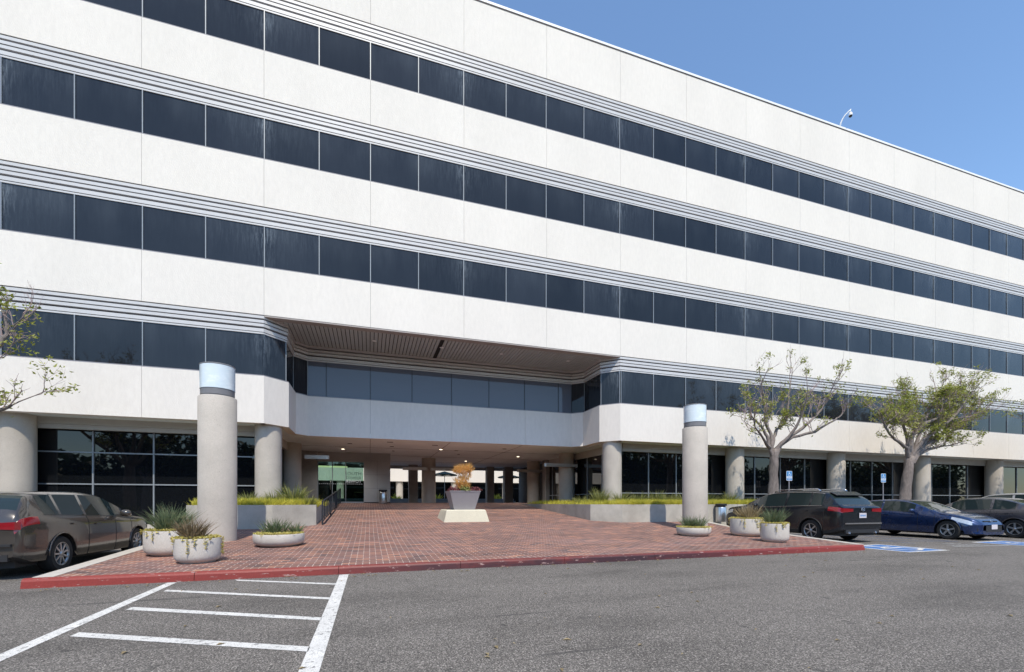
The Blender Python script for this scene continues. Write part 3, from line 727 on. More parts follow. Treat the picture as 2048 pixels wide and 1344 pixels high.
def agave(x, y, z, n, L, w, mat, label, group=None, name='leafy_plant', cat='plant', spread=1.4, r0=.08, droop=.4, seed=0, up=1.0):
    rr = random.Random(seed); mb = MB(); blades(mb, (0, 0, 0), n, L, w, spread, rr, 0, droop, r0, up=up)
    o = mb.build(name, mat); o.location = (x, y, z); o.rotation_euler.z = rr.uniform(0, 6)
    return tag(o, label, cat, group)
G = 'bright spiky plants in the courtyard'
agave(2.3, 41, 1.4, 60, .8, .12, M['yellow'], 'bright spiky courtyard plant beside the grey block wall', G, seed=1, droop=.1)
agave(5.9, 41, 1.4, 70, .8, .12, M['yellow'], 'bright bushy courtyard plant just right of the middle passage column', G, seed=2, droop=.1)
agave(11.6, 41, 1.4, 60, .8, .12, M['yellow'], 'bright courtyard plant seen right of the grey pot', G, seed=3, droop=.1)

# ------------------------------------------------------------------ planter walls with ground cover
PT = 1.20
def planterwall(path, inner, label):
    e = empty('planter_wall', label, 'planter')
    mb = MB(); strip(mb, path, -.02, PT, 0, .2); mb.build('wall', M['plwall'], e)
    mb = MB(); mb.poly([(x, y, PT - .07) for x, y in inner]); mb.build('soil', M['soil'], e); return e
# outside of each wall lies on the right of the path
L_path = [(-5.3, 18.9), (-5.3, 15.9), (-2.95, 15.9), (-1.75, 16.75), (-1.75, 26.9)]
planterwall(L_path, [(-5.2, 18.95), (-5.2, 16.0), (-2.98, 16.0), (-1.85, 16.8), (-1.85, 26.9), (XB0 - .25, 26.9), (XB0 - .25, 18.95)], 'raised concrete planter wall left of the ramp under the first column')
R_path = [(8.9, 26.9), (8.9, 16.9), (9.95, 16.1), (20.4, 16.1), (20.4, 19.0)]
planterwall(R_path, [(9.0, 26.9), (9.0, 16.95), (9.98, 16.2), (20.3, 16.2), (20.3, 18.98), (XB1 + .6, 18.98), (XB1 + .6, 26.9)], 'long raised concrete planter wall right of the ramp running behind the lamp column')
def incol(x, y): return any((x - a) ** 2 + (y - b) ** 2 < .5 ** 2 for a, b in cols)
mb = MB()
def cover(n, region):
    for _ in range(n):
        x, y = region()
        if incol(x, y) or (-2.95 < x < -1 and y < 16.08 + (x + 2.95) * .708) or (8 < x < 9.95 and y < 16.28 + (9.95 - x) * .762): continue
        blades(mb, (x, y, PT - .07), 5, .34, .022, 1.1, R, 0, .5, .06, seg=2)
cover(2600, lambda: (R.uniform(-5.2, -2.0), R.uniform(16.0, 16.0 + 1.5) if R.random() < .7 else R.uniform(16, 18.9)))
cover(400, lambda: (R.uniform(-3.2, -1.75), R.uniform(16.9, 21)))
tag(mb.build('ground_cover', M['yellow']), 'yellow green grassy ground cover filling the left planter', 'ground cover', kind='stuff')
mb = MB()
cover(6000, lambda: (R.uniform(9.9, 20.3), 16.2 + R.random() ** 1.8 * 2.6))
cover(900, lambda: (9.0 + R.random() * 1.6, R.uniform(17, 25)))
tag(mb.build('ground_cover', M['yellow']), 'yellow green grassy ground cover filling the right planter', 'ground cover', kind='stuff')
protos = []
def tuftmesh(seed):
    rr = random.Random(seed); mb = MB(); blades(mb, (0, 0, 0), 240, .74, .030, .9, rr, 0, .42, .14, seg=4)
    me = bpy.data.meshes.new('grass_tuft'); me.from_pydata(mb.v, [], mb.f); me.materials.append(M['tuft']); return me
tms = [tuftmesh(s) for s in range(4)]
def tuft(x, y, s, k, label):
    o = bpy.data.objects.new('grass_tuft', tms[k % 4]); C.objects.link(o); o.location = (x, y, PT - .08); o.scale = (s, s, s * R.uniform(.8, 1.1)); o.rotation_euler.z = R.uniform(0, 6)
    tag(o, label, 'grass', 'olive grass tufts in the planters')
for k, (x, s, w) in enumerate(((-4.7, .55, 'small olive grass tuft at the left end of the left planter'), (-3.95, .8, 'olive grass tuft just left of the left planter column'), (-3.1, .8, 'olive grass tuft in front of the left planter column'),
        (-2.55, 1.15, 'tallest olive grass tuft in the left planter right of its column'), (-2.0, .75, 'olive grass tuft at the ramp corner of the left planter'))):
    tuft(x, 17.0 + .3 * (k % 2), s, k, w)
for k, (x, y, s, w) in enumerate(((9.5, 18.9, .9, 'olive grass tuft nearest the ramp corner of the right planter'), (10.0, 18.1, 1.15, 'large olive grass tuft left of the right planter column'), (10.7, 17.5, .95, 'olive grass tuft in front of the right planter column'),
        (11.7, 17.6, .9, 'olive grass tuft just right of the right planter column'), (12.5, 17.3, 1.0, 'arching olive grass tuft midway between column and lamp column'), (13.3, 17.5, .9, 'olive grass tuft left of the right lamp column'), (13.9, 17.2, 1.0, 'olive grass tuft touching the left edge of the right lamp column'),
        (15.4, 17.4, 1.1, 'olive grass tuft just right of the right lamp column'), (16.6, 17.3, 1.0, 'olive grass tuft above the steel waste bin'), (17.9, 17.5, .8, 'olive grass tuft at the foot of the column behind the black car'), (19.2, 17.4, .7, 'rightmost olive grass tuft in the planter behind the black car'))):
    tuft(x, y, s, k, w)
# small planter by the far left column
o = empty('planter_wall', 'low concrete planter at the foot of the column behind the brown car', 'planter')
mb = MB(); mb.box(-11.4, -8.6, 17.0, 18.7, 0, .95); mb.build('wall', M['plwall'], o)
mb = MB(); mb.poly([(-11.3, 17.1, .955), (-8.7, 17.1, .955), (-8.7, 18.6, .955), (-11.3, 18.6, .955)]); mb.build('soil', M['soil'], o)
mb = MB()
for _ in range(350): blades(mb, (R.uniform(-11.3, -8.7), R.uniform(17.1, 18.6), .95), 4, .30, .025, 1.3, R, 0, .5, .05, seg=2)
tag(mb.build('ground_cover', M['tuft']), 'olive green ground cover in the low planter behind the brown car', 'ground cover', kind='stuff')

# ------------------------------------------------------------------ lamp columns
def lampcol(x, y, label):
    z = zpl(y); e = empty('lamp_column', label, 'lamp column', (x, y, z), 0, 'concrete lamp columns'); t = 4.02 - z
    mb = MB(); mb.lathe([(.435, -.03), (.435, t - .02), (.42, t), (0, t)], n=64); mb.build('column', M['column'], e, 40)
    mb = MB(); mb.lathe([(.372, t), (.372, t + .03), (.385, t + .035), (.385, t + .188), (0, t + .188)], n=64); mb.build('collar', M['sillgrey'], e, 30)
    mb = MB(); mb.lathe([(.395, t + .19), (.395, t + .80), (0, t + .80)], n=64); la = mb.build('lantern', M['lantern'], e, 30)
    mb = MB(); mb.lathe([(.397, t + .795), (.402, t + .80), (.402, t + .82), (.38, t + .83), (0, t + .84)], n=64); mb.build('cap', M['sillgrey'], la, 30)
lampcol(-3.78, 13.45, 'nearest tall round concrete lamp column with frosted lantern, left of the ramp')
lampcol(11.42, 13.55, 'farther concrete lamp column with frosted lantern, right of the ramp in front of the planter wall')

# ------------------------------------------------------------------ handrail
H = empty('handrail', 'black metal handrail with balusters running up the left edge of the brick ramp', 'handrail', (-1.55, 16.75, 0))
pz = lambda y: zpl(y)
mb = MB(); mb.tube([(0, 0, pz(16.75) + .82), (0, 10.1, pz(26.85) + .82)], .026, 10); mb.build('top_rail', M['blackmetal'], H)
mb = MB(); mb.tube([(0, 0, pz(16.75) + .12), (0, 10.1, pz(26.85) + .12)], .018, 8); mb.build('bottom_rail', M['blackmetal'], H)
for i in range(16):
    y = 16.75 + 10.1 * i / 15; mb = MB(); r_ = .026 if i % 5 == 0 else .017
    mb.box(-r_, r_, y - 16.75 - r_, y - 16.75 + r_, pz(y) - .01 if i % 5 == 0 else pz(y) + .12, pz(y) + .815); mb.build('post' if i % 5 == 0 else 'baluster', M['blackmetal'], H)

# ------------------------------------------------------------------ bowls and pots
def bowl(x, y, r, h, label, group):
    z = zpl(y); e = empty('planter_bowl', label, 'planter', (x, y, z), 0, group)
    pr = [(r * .74, 0), (r * .76, .02), (r * .87, .035), (r * .945, .07), (r * .985, .12), (r, .18), (r, h - .02), (r * .985, h), (r * .90, h), (r * .88, h - .06)]
    mb = MB(); mb.lathe(pr, n=64); mb.build('bowl', M['planter'], e, 60)
    mb = MB(); mb.lathe([(r * .885, h - .05), (r * .5, h - .02), (0, h)], n=32); mb.build('soil', M['soil'], e)
    mb = MB(); mb.lathe([(r * .66, -.02), (r * .66, .03)], n=32); mb.build('foot', M['plastic'], e)
    return z + h
def succ(x, y, z, r, n, label, rnd, trail=.35):
    mb = MB()
    for _ in range(n):
        a = rnd.uniform(0, 2 * pi); q = r * sqrt(rnd.uniform(.02, .92)); px, py = q * cos(a), q * sin(a)
        hang = 0
        if q > r * .86:
            hang = rnd.uniform(0, trail) ** 2.2 * 2.2 if rnd.random() < .22 else 0; f = (r + .025) / q if hang > .02 else 1; px *= f; py *= f
        steps = max(1, int(hang / .04))
        for s in range(steps):
            zz = (.02 if hang < .03 else -.01) - s * .04
            for _k in range(4):
                d = Vector((rnd.uniform(-1, 1) + cos(a) * .5, rnd.uniform(-1, 1) + sin(a) * .5, rnd.uniform(-.1, 1))).normalized() * rnd.uniform(.025, .055)
                sd = d.cross(Vector((rnd.uniform(-1, 1), rnd.uniform(-1, 1), rnd.uniform(-1, 1)))).normalized() * .011
                b = Vector((px, py, zz)); mb.poly([b - sd * .6, b + d * .5 - sd, b + d, b + d * .5 + sd, b + sd * .6])
    o = mb.build('succulent', M['succ']); o.location = (x, y, z - .01)
    return tag(o, label, 'succulent')
rp = random.Random(3)
def strap(x, y, z, r, n, L, mat, label, seed):
    rr = random.Random(seed); mb = MB()
    for cxx in range(max(2, int(r / .035))):
        a = rr.uniform(0, 6.3); q = rr.uniform(0, r * .75)
        blades(mb, (q * cos(a), q * sin(a), 0), int(n * 1.5), L * 1.12, .019, 1.15, rr, 0, .3, .06, seg=3)
    o = mb.build('strap_leaf_plant', mat); o.location = (x, y, z - .02); return tag(o, label, 'plant')
G1 = 'deep concrete planter bowls'; G2 = 'shallow concrete planter bowls'
z = bowl(-3.92, 10.95, .45, .50, 'wide deep concrete planter bowl behind another, beside the brown car', G1)
succ(-3.92, 10.95, z, .44, 700, 'yellow succulent trailing over the wide deep bowl beside the brown car', rp); strap(-3.92, 10.95, z, .40, 30, .54, M['strap'], 'large blue green strap leaf plant in the wide bowl beside the brown car', 11)
z = bowl(-3.06, 9.75, .375, .45, 'nearest deep concrete planter bowl at the front left of the brick plaza', G1)
succ(-3.06, 9.75, z, .365, 500, 'succulent trailing over the nearest deep bowl at the front left', rp, .45); strap(-3.06, 9.75, z, .28, 28, .42, M['strapred'], 'bronze and green strap leaf plant in the nearest deep bowl', 12)
z = bowl(-2.08, 12.0, .56, .29, 'shallow concrete planter bowl on the bricks in front of the left planter wall', G2)
succ(-2.08, 12.0, z, .55, 1000, 'pale yellow succulent filling the shallow bowl left of the ramp', rp, .15); strap(-2.2, 12.05, z, .30, 22, .40, M['strap'], 'dark strap leaf plant in the shallow bowl left of the ramp', 13)
strap(-1.78, 12.05, z, .2, 16, .32, M['strap'], 'smaller strap leaf plant on the right side of the left shallow bowl', 14)
z = bowl(9.85, 11.75, .52, .26, 'shallow concrete planter bowl in front of the right lamp column', G2)
succ(9.85, 11.75, z, .51, 900, 'pale yellow succulent filling the shallow bowl by the right lamp column', rp, .15); strap(9.9, 11.8, z, .38, 22, .42, M['strap'], 'dark strap leaf plant in the shallow bowl by the right lamp column', 15)
z = bowl(11.55, 11.3, .5, .55, 'wide deep concrete planter bowl in front of the black car', G1)
succ(11.55, 11.3, z, .49, 1000, 'yellow succulent thick on the wide bowl in front of the black car', rp, .4); strap(11.55, 11.3, z, .34, 24, .50, M['straptan'], 'tan strap leaf plant in the wide bowl in front of the black car', 16)
z = bowl(10.95, 9.75, .36, .52, 'smaller deep concrete planter bowl nearest the red kerb by the black car', G1)
succ(10.95, 9.75, z, .35, 700, 'yellow succulent on the smaller bowl nearest the red kerb by the black car', rp, .4); strap(10.95, 9.75, z, .26, 26, .48, M['strap'], 'green strap leaf plant in the smaller bowl nearest the red kerb', 17)

# centre pot on its base
cx, cy = 3.62, 17.9; cz = zpl(17.0)
e = empty('pedestal', 'cream tapered concrete pedestal in the middle of the ramp under the grey pot', 'pedestal', (cx, cy, cz))
def frustum(mb, a0, a1, z0, z1, m=0, cap=True, zb=None):
    k = len(mb.v); zb = zb or (lambda y: z0)
    q = [(-1, -1), (1, -1), (1, 1), (-1, 1)]
    mb.v += [(a0 * x, a0 * y, zb(a0 * y)) for x, y in q] + [(a1 * x, a1 * y, z1) for x, y in q]
    for i in range(4): j = (i + 1) % 4; mb.face((k + i, k + j, k + 4 + j, k + 4 + i), m)
    if cap: mb.face((k + 4, k + 5, k + 6, k + 7), m)
mb = MB(); frustum(mb, .90, .78, 0, .44, zb=lambda y: zpl(cy + y) - cz - .02); frustum(mb, .78, .74, .44, .475); mb.build('block', M['basecream'], e)
e = empty('square_pot', 'tapered square grey pot standing on the cream pedestal', 'planter', (cx, cy, cz + .475))
mb = MB(); frustum(mb, .42, .60, 0, .70); frustum(mb, .60, .62, .70, .72); frustum(mb, .62, .62, .72, .75)
mb.build('pot', M['potgrey'], e)
mb = MB(); mb.poly([(-.57, -.57, .753), (.57, -.57, .753), (.57, .57, .753), (-.57, .57, .753)]); mb.build('soil', M['soil'], e)
zt2 = cz + .475 + .75
rr = random.Random(21); mb = MB()
lobes = [((0, 0, .16), .34, .22), ((-.10, 0, .38), .28, .24), ((.10, .05, .62), .27, .22), ((-.05, 0, .86), .34, .20), ((.22, 0, .90), .25, .16), ((-.22, -.05, .84), .2, .14)]
for _ in range(330):
    c_, r_, h_ = rr.choice(lobes); d = Vector((rr.gauss(0, 1), rr.gauss(0, 1), rr.gauss(0, 1))).normalized() * rr.uniform(.3, 1) ** .5
    p = Vector(c_) + Vector((d.x * r_, d.y * r_, d.z * h_))
    blades(mb, tuple(p), 8, .21, .010, 1.1, rr, 0, -.3, .02, seg=2)
for k in range(9): mb.tube([(rr.uniform(-.1, .1), rr.uniform(-.1, .1), 0), (rr.uniform(-.15, .15), 0, .4), (rr.uniform(-.3, .3), rr.uniform(-.2, .2), .95)], [.014, .01, .005], 4, cap=False)
o = mb.build('pencil_shrub', M['orange']); o.location = (cx + .02, cy, zt2 - .02); tag(o, 'orange gold branching shrub growing from the grey pot', 'shrub')
def leafball(n, r, size, rnd, flat=.6):
    mb = MB()
    for _ in range(n):
        p = Vector((rnd.gauss(0, .5), rnd.gauss(0, .5), abs(rnd.gauss(0, .5)) * flat)) * r
        u = Vector((rnd.uniform(-1, 1), rnd.uniform(-1, 1), rnd.uniform(-1, 1))).normalized() * size * rnd.uniform(.6, 1.2); w = u.cross(Vector((rnd.uniform(-1, 1), rnd.uniform(-1, 1), 1))).normalized() * size * .45
        mb.poly([p - u, p - w, p + u, p + w])
    return mb
for dx, dy, mt, lb in ((-.42, -.3, 'purple', 'dark purple leafy plant at the left rim of the grey pot'), (.40, -.35, 'purple', 'red purple leafy plant spilling over the right rim of the grey pot'), (.05, -.4, 'tuft', 'low green plant at the front rim of the grey pot')):
    o = leafball(230, .22, .06, rr).build('leafy_plant', M[mt]); o.location = (cx + dx, cy + dy, zt2); tag(o, lb, 'plant')

# ------------------------------------------------------------------ bins
def bin_(x, y, z, label, mats):
    e = empty('waste_bin', label, 'bin', (x, y, z))
    mb = MB(); mb.lathe([(.0, 0), (.22, 0), (.225, .02), (.225, .62), (.215, .64)], n=32); mb.build('body', mats[0], e, 40)
    mb = MB(); mb.lathe([(.18, .64), (.18, .70)], n=32); mb.build('opening', M['blackmetal'], e)
    mb = MB(); mb.lathe([(.23, .70), (.235, .71), (.235, .78), (.22, .79), (0, .80)], n=32); mb.build('lid', mats[1], e, 40)
bin_(.75, 26.6, 1.226, 'round steel waste bin against the grey block wall in the passage', (M['steel'], M['blackmetal']))
bin_(14.75, 15.85, zpl(15.85), 'round stainless waste bin beside the right lamp column against the planter wall', (M['steel'], M['blackmetal']))

# ------------------------------------------------------------------ parking signs
def psign(x, y, label):
    e = empty('parking_sign', label, 'sign', (x, y, .14), 0, 'blue disabled parking signs')
    mb = MB(); mb.box(-.022, .022, 0, .03, 0, 2.55); mb.build('post', M['sill'], e)
    def rr_(w, h, r): return [(sx * (w / 2 - r) + r * cos(radians(a)), sz * (h / 2 - r) + r * sin(radians(a))) for sx, sz, a0 in ((1, -1, 270), (1, 1, 0), (-1, 1, 90), (-1, -1, 180)) for a in (a0, a0 + 30, a0 + 60, a0 + 90)]
    def plate(mb, w, h, r, y0, y1, zc, m=0):
        P = rr_(w, h, r); k = len(mb.v); n = len(P); mb.v += [(px, y0, pz_ + zc) for px, pz_ in P] + [(px, y1, pz_ + zc) for px, pz_ in P]
        mb.face(range(k, k + n), m); mb.face([k + 2 * n - 1 - i for i in range(n)], m)
        for i in range(n): j = (i + 1) % n; mb.face((k + j, k + i, k + n + i, k + n + j), m)
    mb = MB(); plate(mb, .34, .44, .04, -.004, -.001, 2.36); mb.build('panel', M['signwhite'], e)
    mb = MB(); plate(mb, .31, .225, .025, -.0065, -.0045, 2.452); plate(mb, .31, .085, .012, -.0065, -.0045, 2.205); mb.build('blue_field', M['signblue'], e)
    mb = MB(); symbol(mb, (0, -.0085, 2.45), (1, 0, 0), (0, 0, 1), .22); mb.build('symbol', M['signwhite'], e)
    text('lettering', 'PARKING', .068, M['signblue'], e, (0, -.006, 2.292), extrude=.001)
    text('lettering', 'ONLY', .07, M['signwhite'], e, (0, -.009, 2.205), extrude=.001)
psign(18.28, 15.5, 'blue wheelchair parking only sign between the bare tree and the second column')
psign(24.45, 15.5, 'blue wheelchair parking only sign just left of the leafy tree trunk')

# ------------------------------------------------------------------ security camera on the roof
e = empty('security_camera', 'white dome security camera on a curved arm at the roof edge', 'camera', (25.05, D + .1, 22.2)); e.scale = (.74, .74, .74)
mb = MB(); mb.tube([(0, 0, -.03), (.03, -.05, .35), (.10, -.14, .62), (.2, -.28, .85), (.34, -.42, 1.02), (.45, -.52, 1.15)], [.05, .05, .047, .045, .04, .02], 10); mb.build('arm', M['coping'], e)
mb = MB(); mb.lathe([(0, .14), (.07, .12), (.11, .05), (.125, -.04), (.125, -.12), (.12, -.13)], (.42, -.50, .78), 20); mb.tube([(.42, -.5, .9), (.42, -.5, 1.1)], .025, 8); mb.build('housing', M['coping'], e)
mb = MB(); mb.lathe([(.118, -.13), (.10, -.19), (.06, -.23), (0, -.245)], (.42, -.50, .78), 20); mb.build('lens_dome', M['plastic'], e)

# ------------------------------------------------------------------ trees
def tree(label, group, loc, trunk, limbs, r0, seed, leafy=1.0, shoots=7, leafmat_='leaf', flowers=6, depth_spread=1.3, lsize=.062, maxlv=3, name='street_tree', rz=0, scale=1, bare=.4, twig=1.0):
    rr = random.Random(seed)
    e = empty(name, label, 'tree', loc, rz, group); e.scale = (scale,) * 3
    tb = MB(); lb = MB(); fl = MB()
    P = [Vector((x, 0, z)) for x, z in trunk]
    P = [P[0] + Vector((0, 0, -P[0].z))] + P if P[0].z > .3 else P
    Q = []
    for a, b in zip(P, P[1:]):
        for t in range(4): Q.append(a.lerp(b, t / 4))
    Q.append(P[-1]); n = len(Q)
    tb.tube(Q, [r0 * (1.25 - .35 * i / n if i < n * .3 else 1.14 - .2 * i / n) for i in range(n)], 16, wob=.35, seed=seed)
    tips = []
    def leaf(p, s):
        u = Vector((rr.uniform(-1, 1), rr.uniform(-1, 1), rr.uniform(-.8, .5))).normalized() * s * rr.uniform(.6, 1.25)
        w = u.cross(Vector((rr.uniform(-1, 1), rr.uniform(-1, 1), rr.uniform(.2, 1)))).normalized() * s * .42; dz = Vector((0, 0, -.25 * s))
        lb.poly([p - u, p - w + dz, p + u, p + w + dz])
    def shoot(p, d, L, r, lv, lf):
        pts = [p]; q = p; nseg = 4
        for i in range(nseg):
            d = (d + Vector((rr.uniform(-1, 1), rr.uniform(-1, 1), rr.uniform(-.6, 1.0))) * .26).normalized(); q = q + d * (L / nseg); pts.append(q)
        tb.tube(pts, [r * (1 - .5 * i / nseg) for i in range(nseg + 1)], 5 if lv < 2 else 4, cap=False, m=1 if lv > 0 else 0)
        if lv >= 1:
            for i in range(1, nseg + 1):
                if rr.random() < lf:
                    for _ in range(rr.randint(6, 12)): leaf(pts[i] + Vector((rr.gauss(0, .08), rr.gauss(0, .08), rr.gauss(0, .06))), lsize)
        if lv >= maxlv:
            tips.append(q); return
        for _ in range(rr.choice((2, 3, 3))):
            i = rr.randint(1, nseg); dd = (d + Vector((rr.uniform(-1, 1), rr.uniform(-1, 1), rr.uniform(-.2, 1.0))) * .85).normalized()
            shoot(pts[i], dd, L * rr.uniform(.55, .8), r * .6, lv + 1, lf)
    for li, limb in enumerate(limbs):
        ph = rr.uniform(-1, .25) * depth_spread; pts = []
        L = [Vector((x, 0, z)) for x, z in limb]; z0 = L[0].z; z1 = max(p.z for p in L) + .01; x0 = L[0].x
        span = max((p - L[0]).length for p in L)
        for p in L: pts.append(Vector((p.x, ph * ((p - L[0]).length / span) ** .9, p.z)))
        Q = []
        for a, b in zip(pts, pts[1:]):
            for t in range(3): Q.append(a.lerp(b, t / 3) + Vector((rr.uniform(-1, 1), rr.uniform(-1, 1), rr.uniform(-1, 1))) * .02)
        Q.append(pts[-1]); n = len(Q); rb = r0 * .50
        start = Q[0] * 1.0; Q = [Vector((trunk[-1][0] + (start.x - trunk[-1][0]) * .3, 0, trunk[-1][1] - .35))] + Q; n += 1
        tb.tube(Q, [max(.018, rb * (1 - .80 * i / n)) for i in range(n)], 9, cap=False, wob=.25, seed=li + seed)
        for s in range(int(shoots * span / 3) + 2):
            t = rr.uniform(.28, 1.0); f = t * (n - 1); i = min(int(f), n - 2); p = Q[i].lerp(Q[i + 1], f - i)
            d = ((Q[i + 1] - Q[i]).normalized() * .5 + Vector((rr.uniform(-1, 1), rr.uniform(-1, 1), rr.uniform(-.1, 1.2)))).normalized()
            lf = leafy * (1 - bare * t) * rr.uniform(.4, 1.2)
            shoot(p, d, rr.uniform(.45, .85) * (.6 + .4 * span / 4) * twig, .019, 1 if rr.random() < .4 else 0, lf)
            for _ in range(int(14 * leafy)): leaf(p + Vector((rr.gauss(0, .13), rr.gauss(0, .13), rr.gauss(0, .1))), lsize)
        shoot(Q[-1], (Q[-1] - Q[-2]).normalized(), .7, .018, 0, leafy * .5)
    for _ in range(flowers):
        if not tips: break
        p = rr.choice(tips)
        for k in range(5): a = k * 1.256; fl.poly([p, p + Vector((cos(a) * .06, sin(a) * .06, .03)), p + Vector((cos(a + .5) * .07, sin(a + .5) * .07, .0))])
    tb.build('trunk', [M['bark'], M['twig']], e); lb.build('crown', M[leafmat_], e)
    if flowers: fl.build('blossom', M['flower'], e)
    return e
T1 = [[(-0.18, 3.73), (-0.75, 3.89), (-1.43, 4.3), (-2.03, 4.58)], [(-0.24, 3.77), (-0.35, 4.39), (-0.58, 4.74), (-0.98, 5.16), (-1.26, 5.19), (-1.32, 5.76)],
[(-0.12, 3.78), (-0.06, 4.5), (-0.3, 5.02), (-0.32, 5.65), (-0.32, 6.54), (-0.41, 7.2)], [(-0.06, 3.82), (0.05, 4.32), (0.28, 4.78), (0.76, 5.13), (0.99, 5.91), (1.05, 6.7), (1.2, 7.3)],
[(0.23, 3.79), (0.58, 4.35), (0.82, 4.99), (0.87, 5.72), (0.76, 6.4)], [(0.34, 3.88), (0.76, 4.31), (1.48, 4.85), (2.15, 5.39), (2.71, 5.84), (3.34, 6.5), (3.7, 7.1)], [(0.4, 3.93), (0.76, 4.31), (1.6, 4.58), (2.52, 5.18), (2.9, 5.4)]]
T1 = [[(x if x < 2 else 2 + (x - 2) * .6, 3.7 + (z - 3.7) * .86) for x, z in l] for l in T1]
tree('sparse half bare street tree behind the black car with open upright branches', 'trees in front of the facade', (17.45, 15.6, 0), [(-.02, 0.1), (-0.01, 2.07), (0.02, 2.97), (0.05, 3.7)], T1, .175, 4, leafy=.16, shoots=6, bare=.9, flowers=10, twig=1.25)
T2 = [[(0.23, 3.59), (-0.02, 4.15), (-0.92, 4.51), (-1.8, 4.92), (-2.27, 5.45), (-2.59, 6.0)], [(0.31, 3.71), (0.39, 4.51), (0.56, 5.32), (0.14, 5.75), (-0.35, 6.29), (-0.92, 6.59)],
[(0.50, 5.0), (0.99, 5.8), (1.5, 6.06), (1.41, 6.9), (1.67, 7.3)], [(0.48, 3.72), (0.99, 4.77), (1.67, 5.38), (2.55, 6.13), (3.17, 6.99), (3.53, 7.5)],
[(0.73, 3.78), (1.67, 5.0), (2.6, 6.0), (3.4, 6.9), (4.3, 7.5)], [(0.82, 3.73), (1.85, 4.6), (3.0, 5.4), (4.3, 6.0), (5.5, 6.5), (6.4, 6.9)], [(0.99, 3.79), (2.19, 4.24), (3.44, 4.46), (4.4, 4.54)], [(.6, 3.8), (1.0, 5.2), (1.5, 6.6), (2.3, 7.9)], [(.3, 3.7), (0, 4.9), (-.7, 6.1), (-.6, 7.2)], [(.8, 3.8), (2.2, 4.9), (3.6, 5.4), (4.8, 5.6)]]
T2 = [[(x if x < 2 else 2 + (x - 2) * .78, 3.7 + (z - 3.7) * .80) for x, z in l] for l in T2]
tree('full leafy street tree with a wide dense crown leaning right', 'trees in front of the facade', (26.2, 15.6, 0), [(-.1, .1), (-0.02, 1.41), (0.14, 2.51), (0.39, 3.66)], T2, .21, 9, leafy=.17, shoots=13, bare=.35, flowers=8, twig=1.25)
T3 = [[(x * .8, z - .3) for x, z in l] for l in T2]
tree('leafy street tree cut off by the right edge of the photo', 'trees in front of the facade', (38.3, 15.2, 0), [(.1, .1), (0, 1.4), (0.1, 2.3), (0.3, 3.3)], [[(-x * .75, z) for x, z in l] for l in T3] + T3[3:6], .24, 15, leafy=.22, shoots=10, bare=.3, flowers=3, twig=1.2)
T4 = [[(0.0, 2.9), (0.36, 3.98), (0.57, 4.43), (0.75, 4.79), (0.95, 5.21), (1.13, 5.6), (1.11, 5.93), (1.02, 6.2)], [(0.0, 2.9), (0.71, 3.51), (1.04, 3.68), (1.2, 3.78)], [(-.2, 2.9), (-.6, 4.0), (-1.0, 5.0), (-1.1, 6)], [(-.2, 2.9), (-1, 3.6), (-2, 4.4), (-2.4, 5.2)], [(-.1, 2.9), (0, 4), (-.1, 5), (.1, 6.2)]]
tree('tree whose leafy branches reach in at the left edge of the photo', 'trees in front of the facade', (-9.95, 14.7, 0), [(-.1, .1), (-.1, 1.5), (-.1, 2.9)], T4, .2, 23, leafy=.13, shoots=6, bare=.5, flowers=8, depth_spread=.6)
# trees and a pole across the lot behind the camera, seen only mirrored in the glass
def backtree(x, y, s, seed, label):
    rr = random.Random(seed)
    limbs = [[(0, 2.6), (cos(a) * 1.2, 3.8 + rr.random()), (cos(a) * 2.6, 5.2 + rr.random())] for a in (0, .9, 1.8, 2.6, 3.1)]
    e = tree(label, 'trees across the lot mirrored in the glass', (x, y, 0), [(0, .1), (0, 1.4), (.1, 2.7)], limbs, .26, seed, leafy=.9, shoots=6, leafmat_='leafdark', flowers=0, lsize=.17, maxlv=2, scale=s, depth_spread=2.4)
backtree(-20, -12, 1.3, 31, 'dark spreading tree mirrored in the left ground floor glass')
backtree(-6, -16, 1.15, 32, 'dark tree mirrored in the glass beside the left column')
backtree(14, -17, 1.2, 33, 'dark tree mirrored in the glass right of the passage')
backtree(36, -14, 1.2, 34, 'dark tree mirrored in the far right ground floor glass')

mb = MB(); rb = random.Random(77)
for i in range(30000):
    x = rb.uniform(-120, 140); hmax = 9.5 + 3.5 * noise.noise(Vector((x * .07, 3.1, 0))) + 2.5 * noise.noise(Vector((x * .31, 7.7, 0)))
    z = rb.uniform(.0, 1) ** .8 * hmax; y = -34 + rb.uniform(-2.5, 2.5); s = rb.uniform(.3, .75)
    u = Vector((rb.uniform(-1, 1), rb.uniform(-1, 1), rb.uniform(-1, 1))).normalized() * s; w = u.cross(Vector((rb.uniform(-1, 1), rb.uniform(-1, 1), 1))).normalized() * s * .6
    p = Vector((x, y, z)); mb.poly([p - u, p - w, p + u, p + w])
x = -120
while x < 140:
    w_ = rb.uniform(1, 2.6); hmax = 9.5 + 3.5 * noise.noise(Vector((x * .07, 3.1, 0))) + 2.5 * noise.noise(Vector((x * .31, 7.7, 0)))
    mb.box(x, x + w_ + .2, -36.5 - rb.random(), -34.5 + rb.random(), 0, hmax * rb.uniform(.62, .86)); x += w_
tag(mb.build('tree_belt', M['leafdark']), 'far belt of dark trees and hedge mirrored in the ground floor glass', 'trees', kind='stuff')
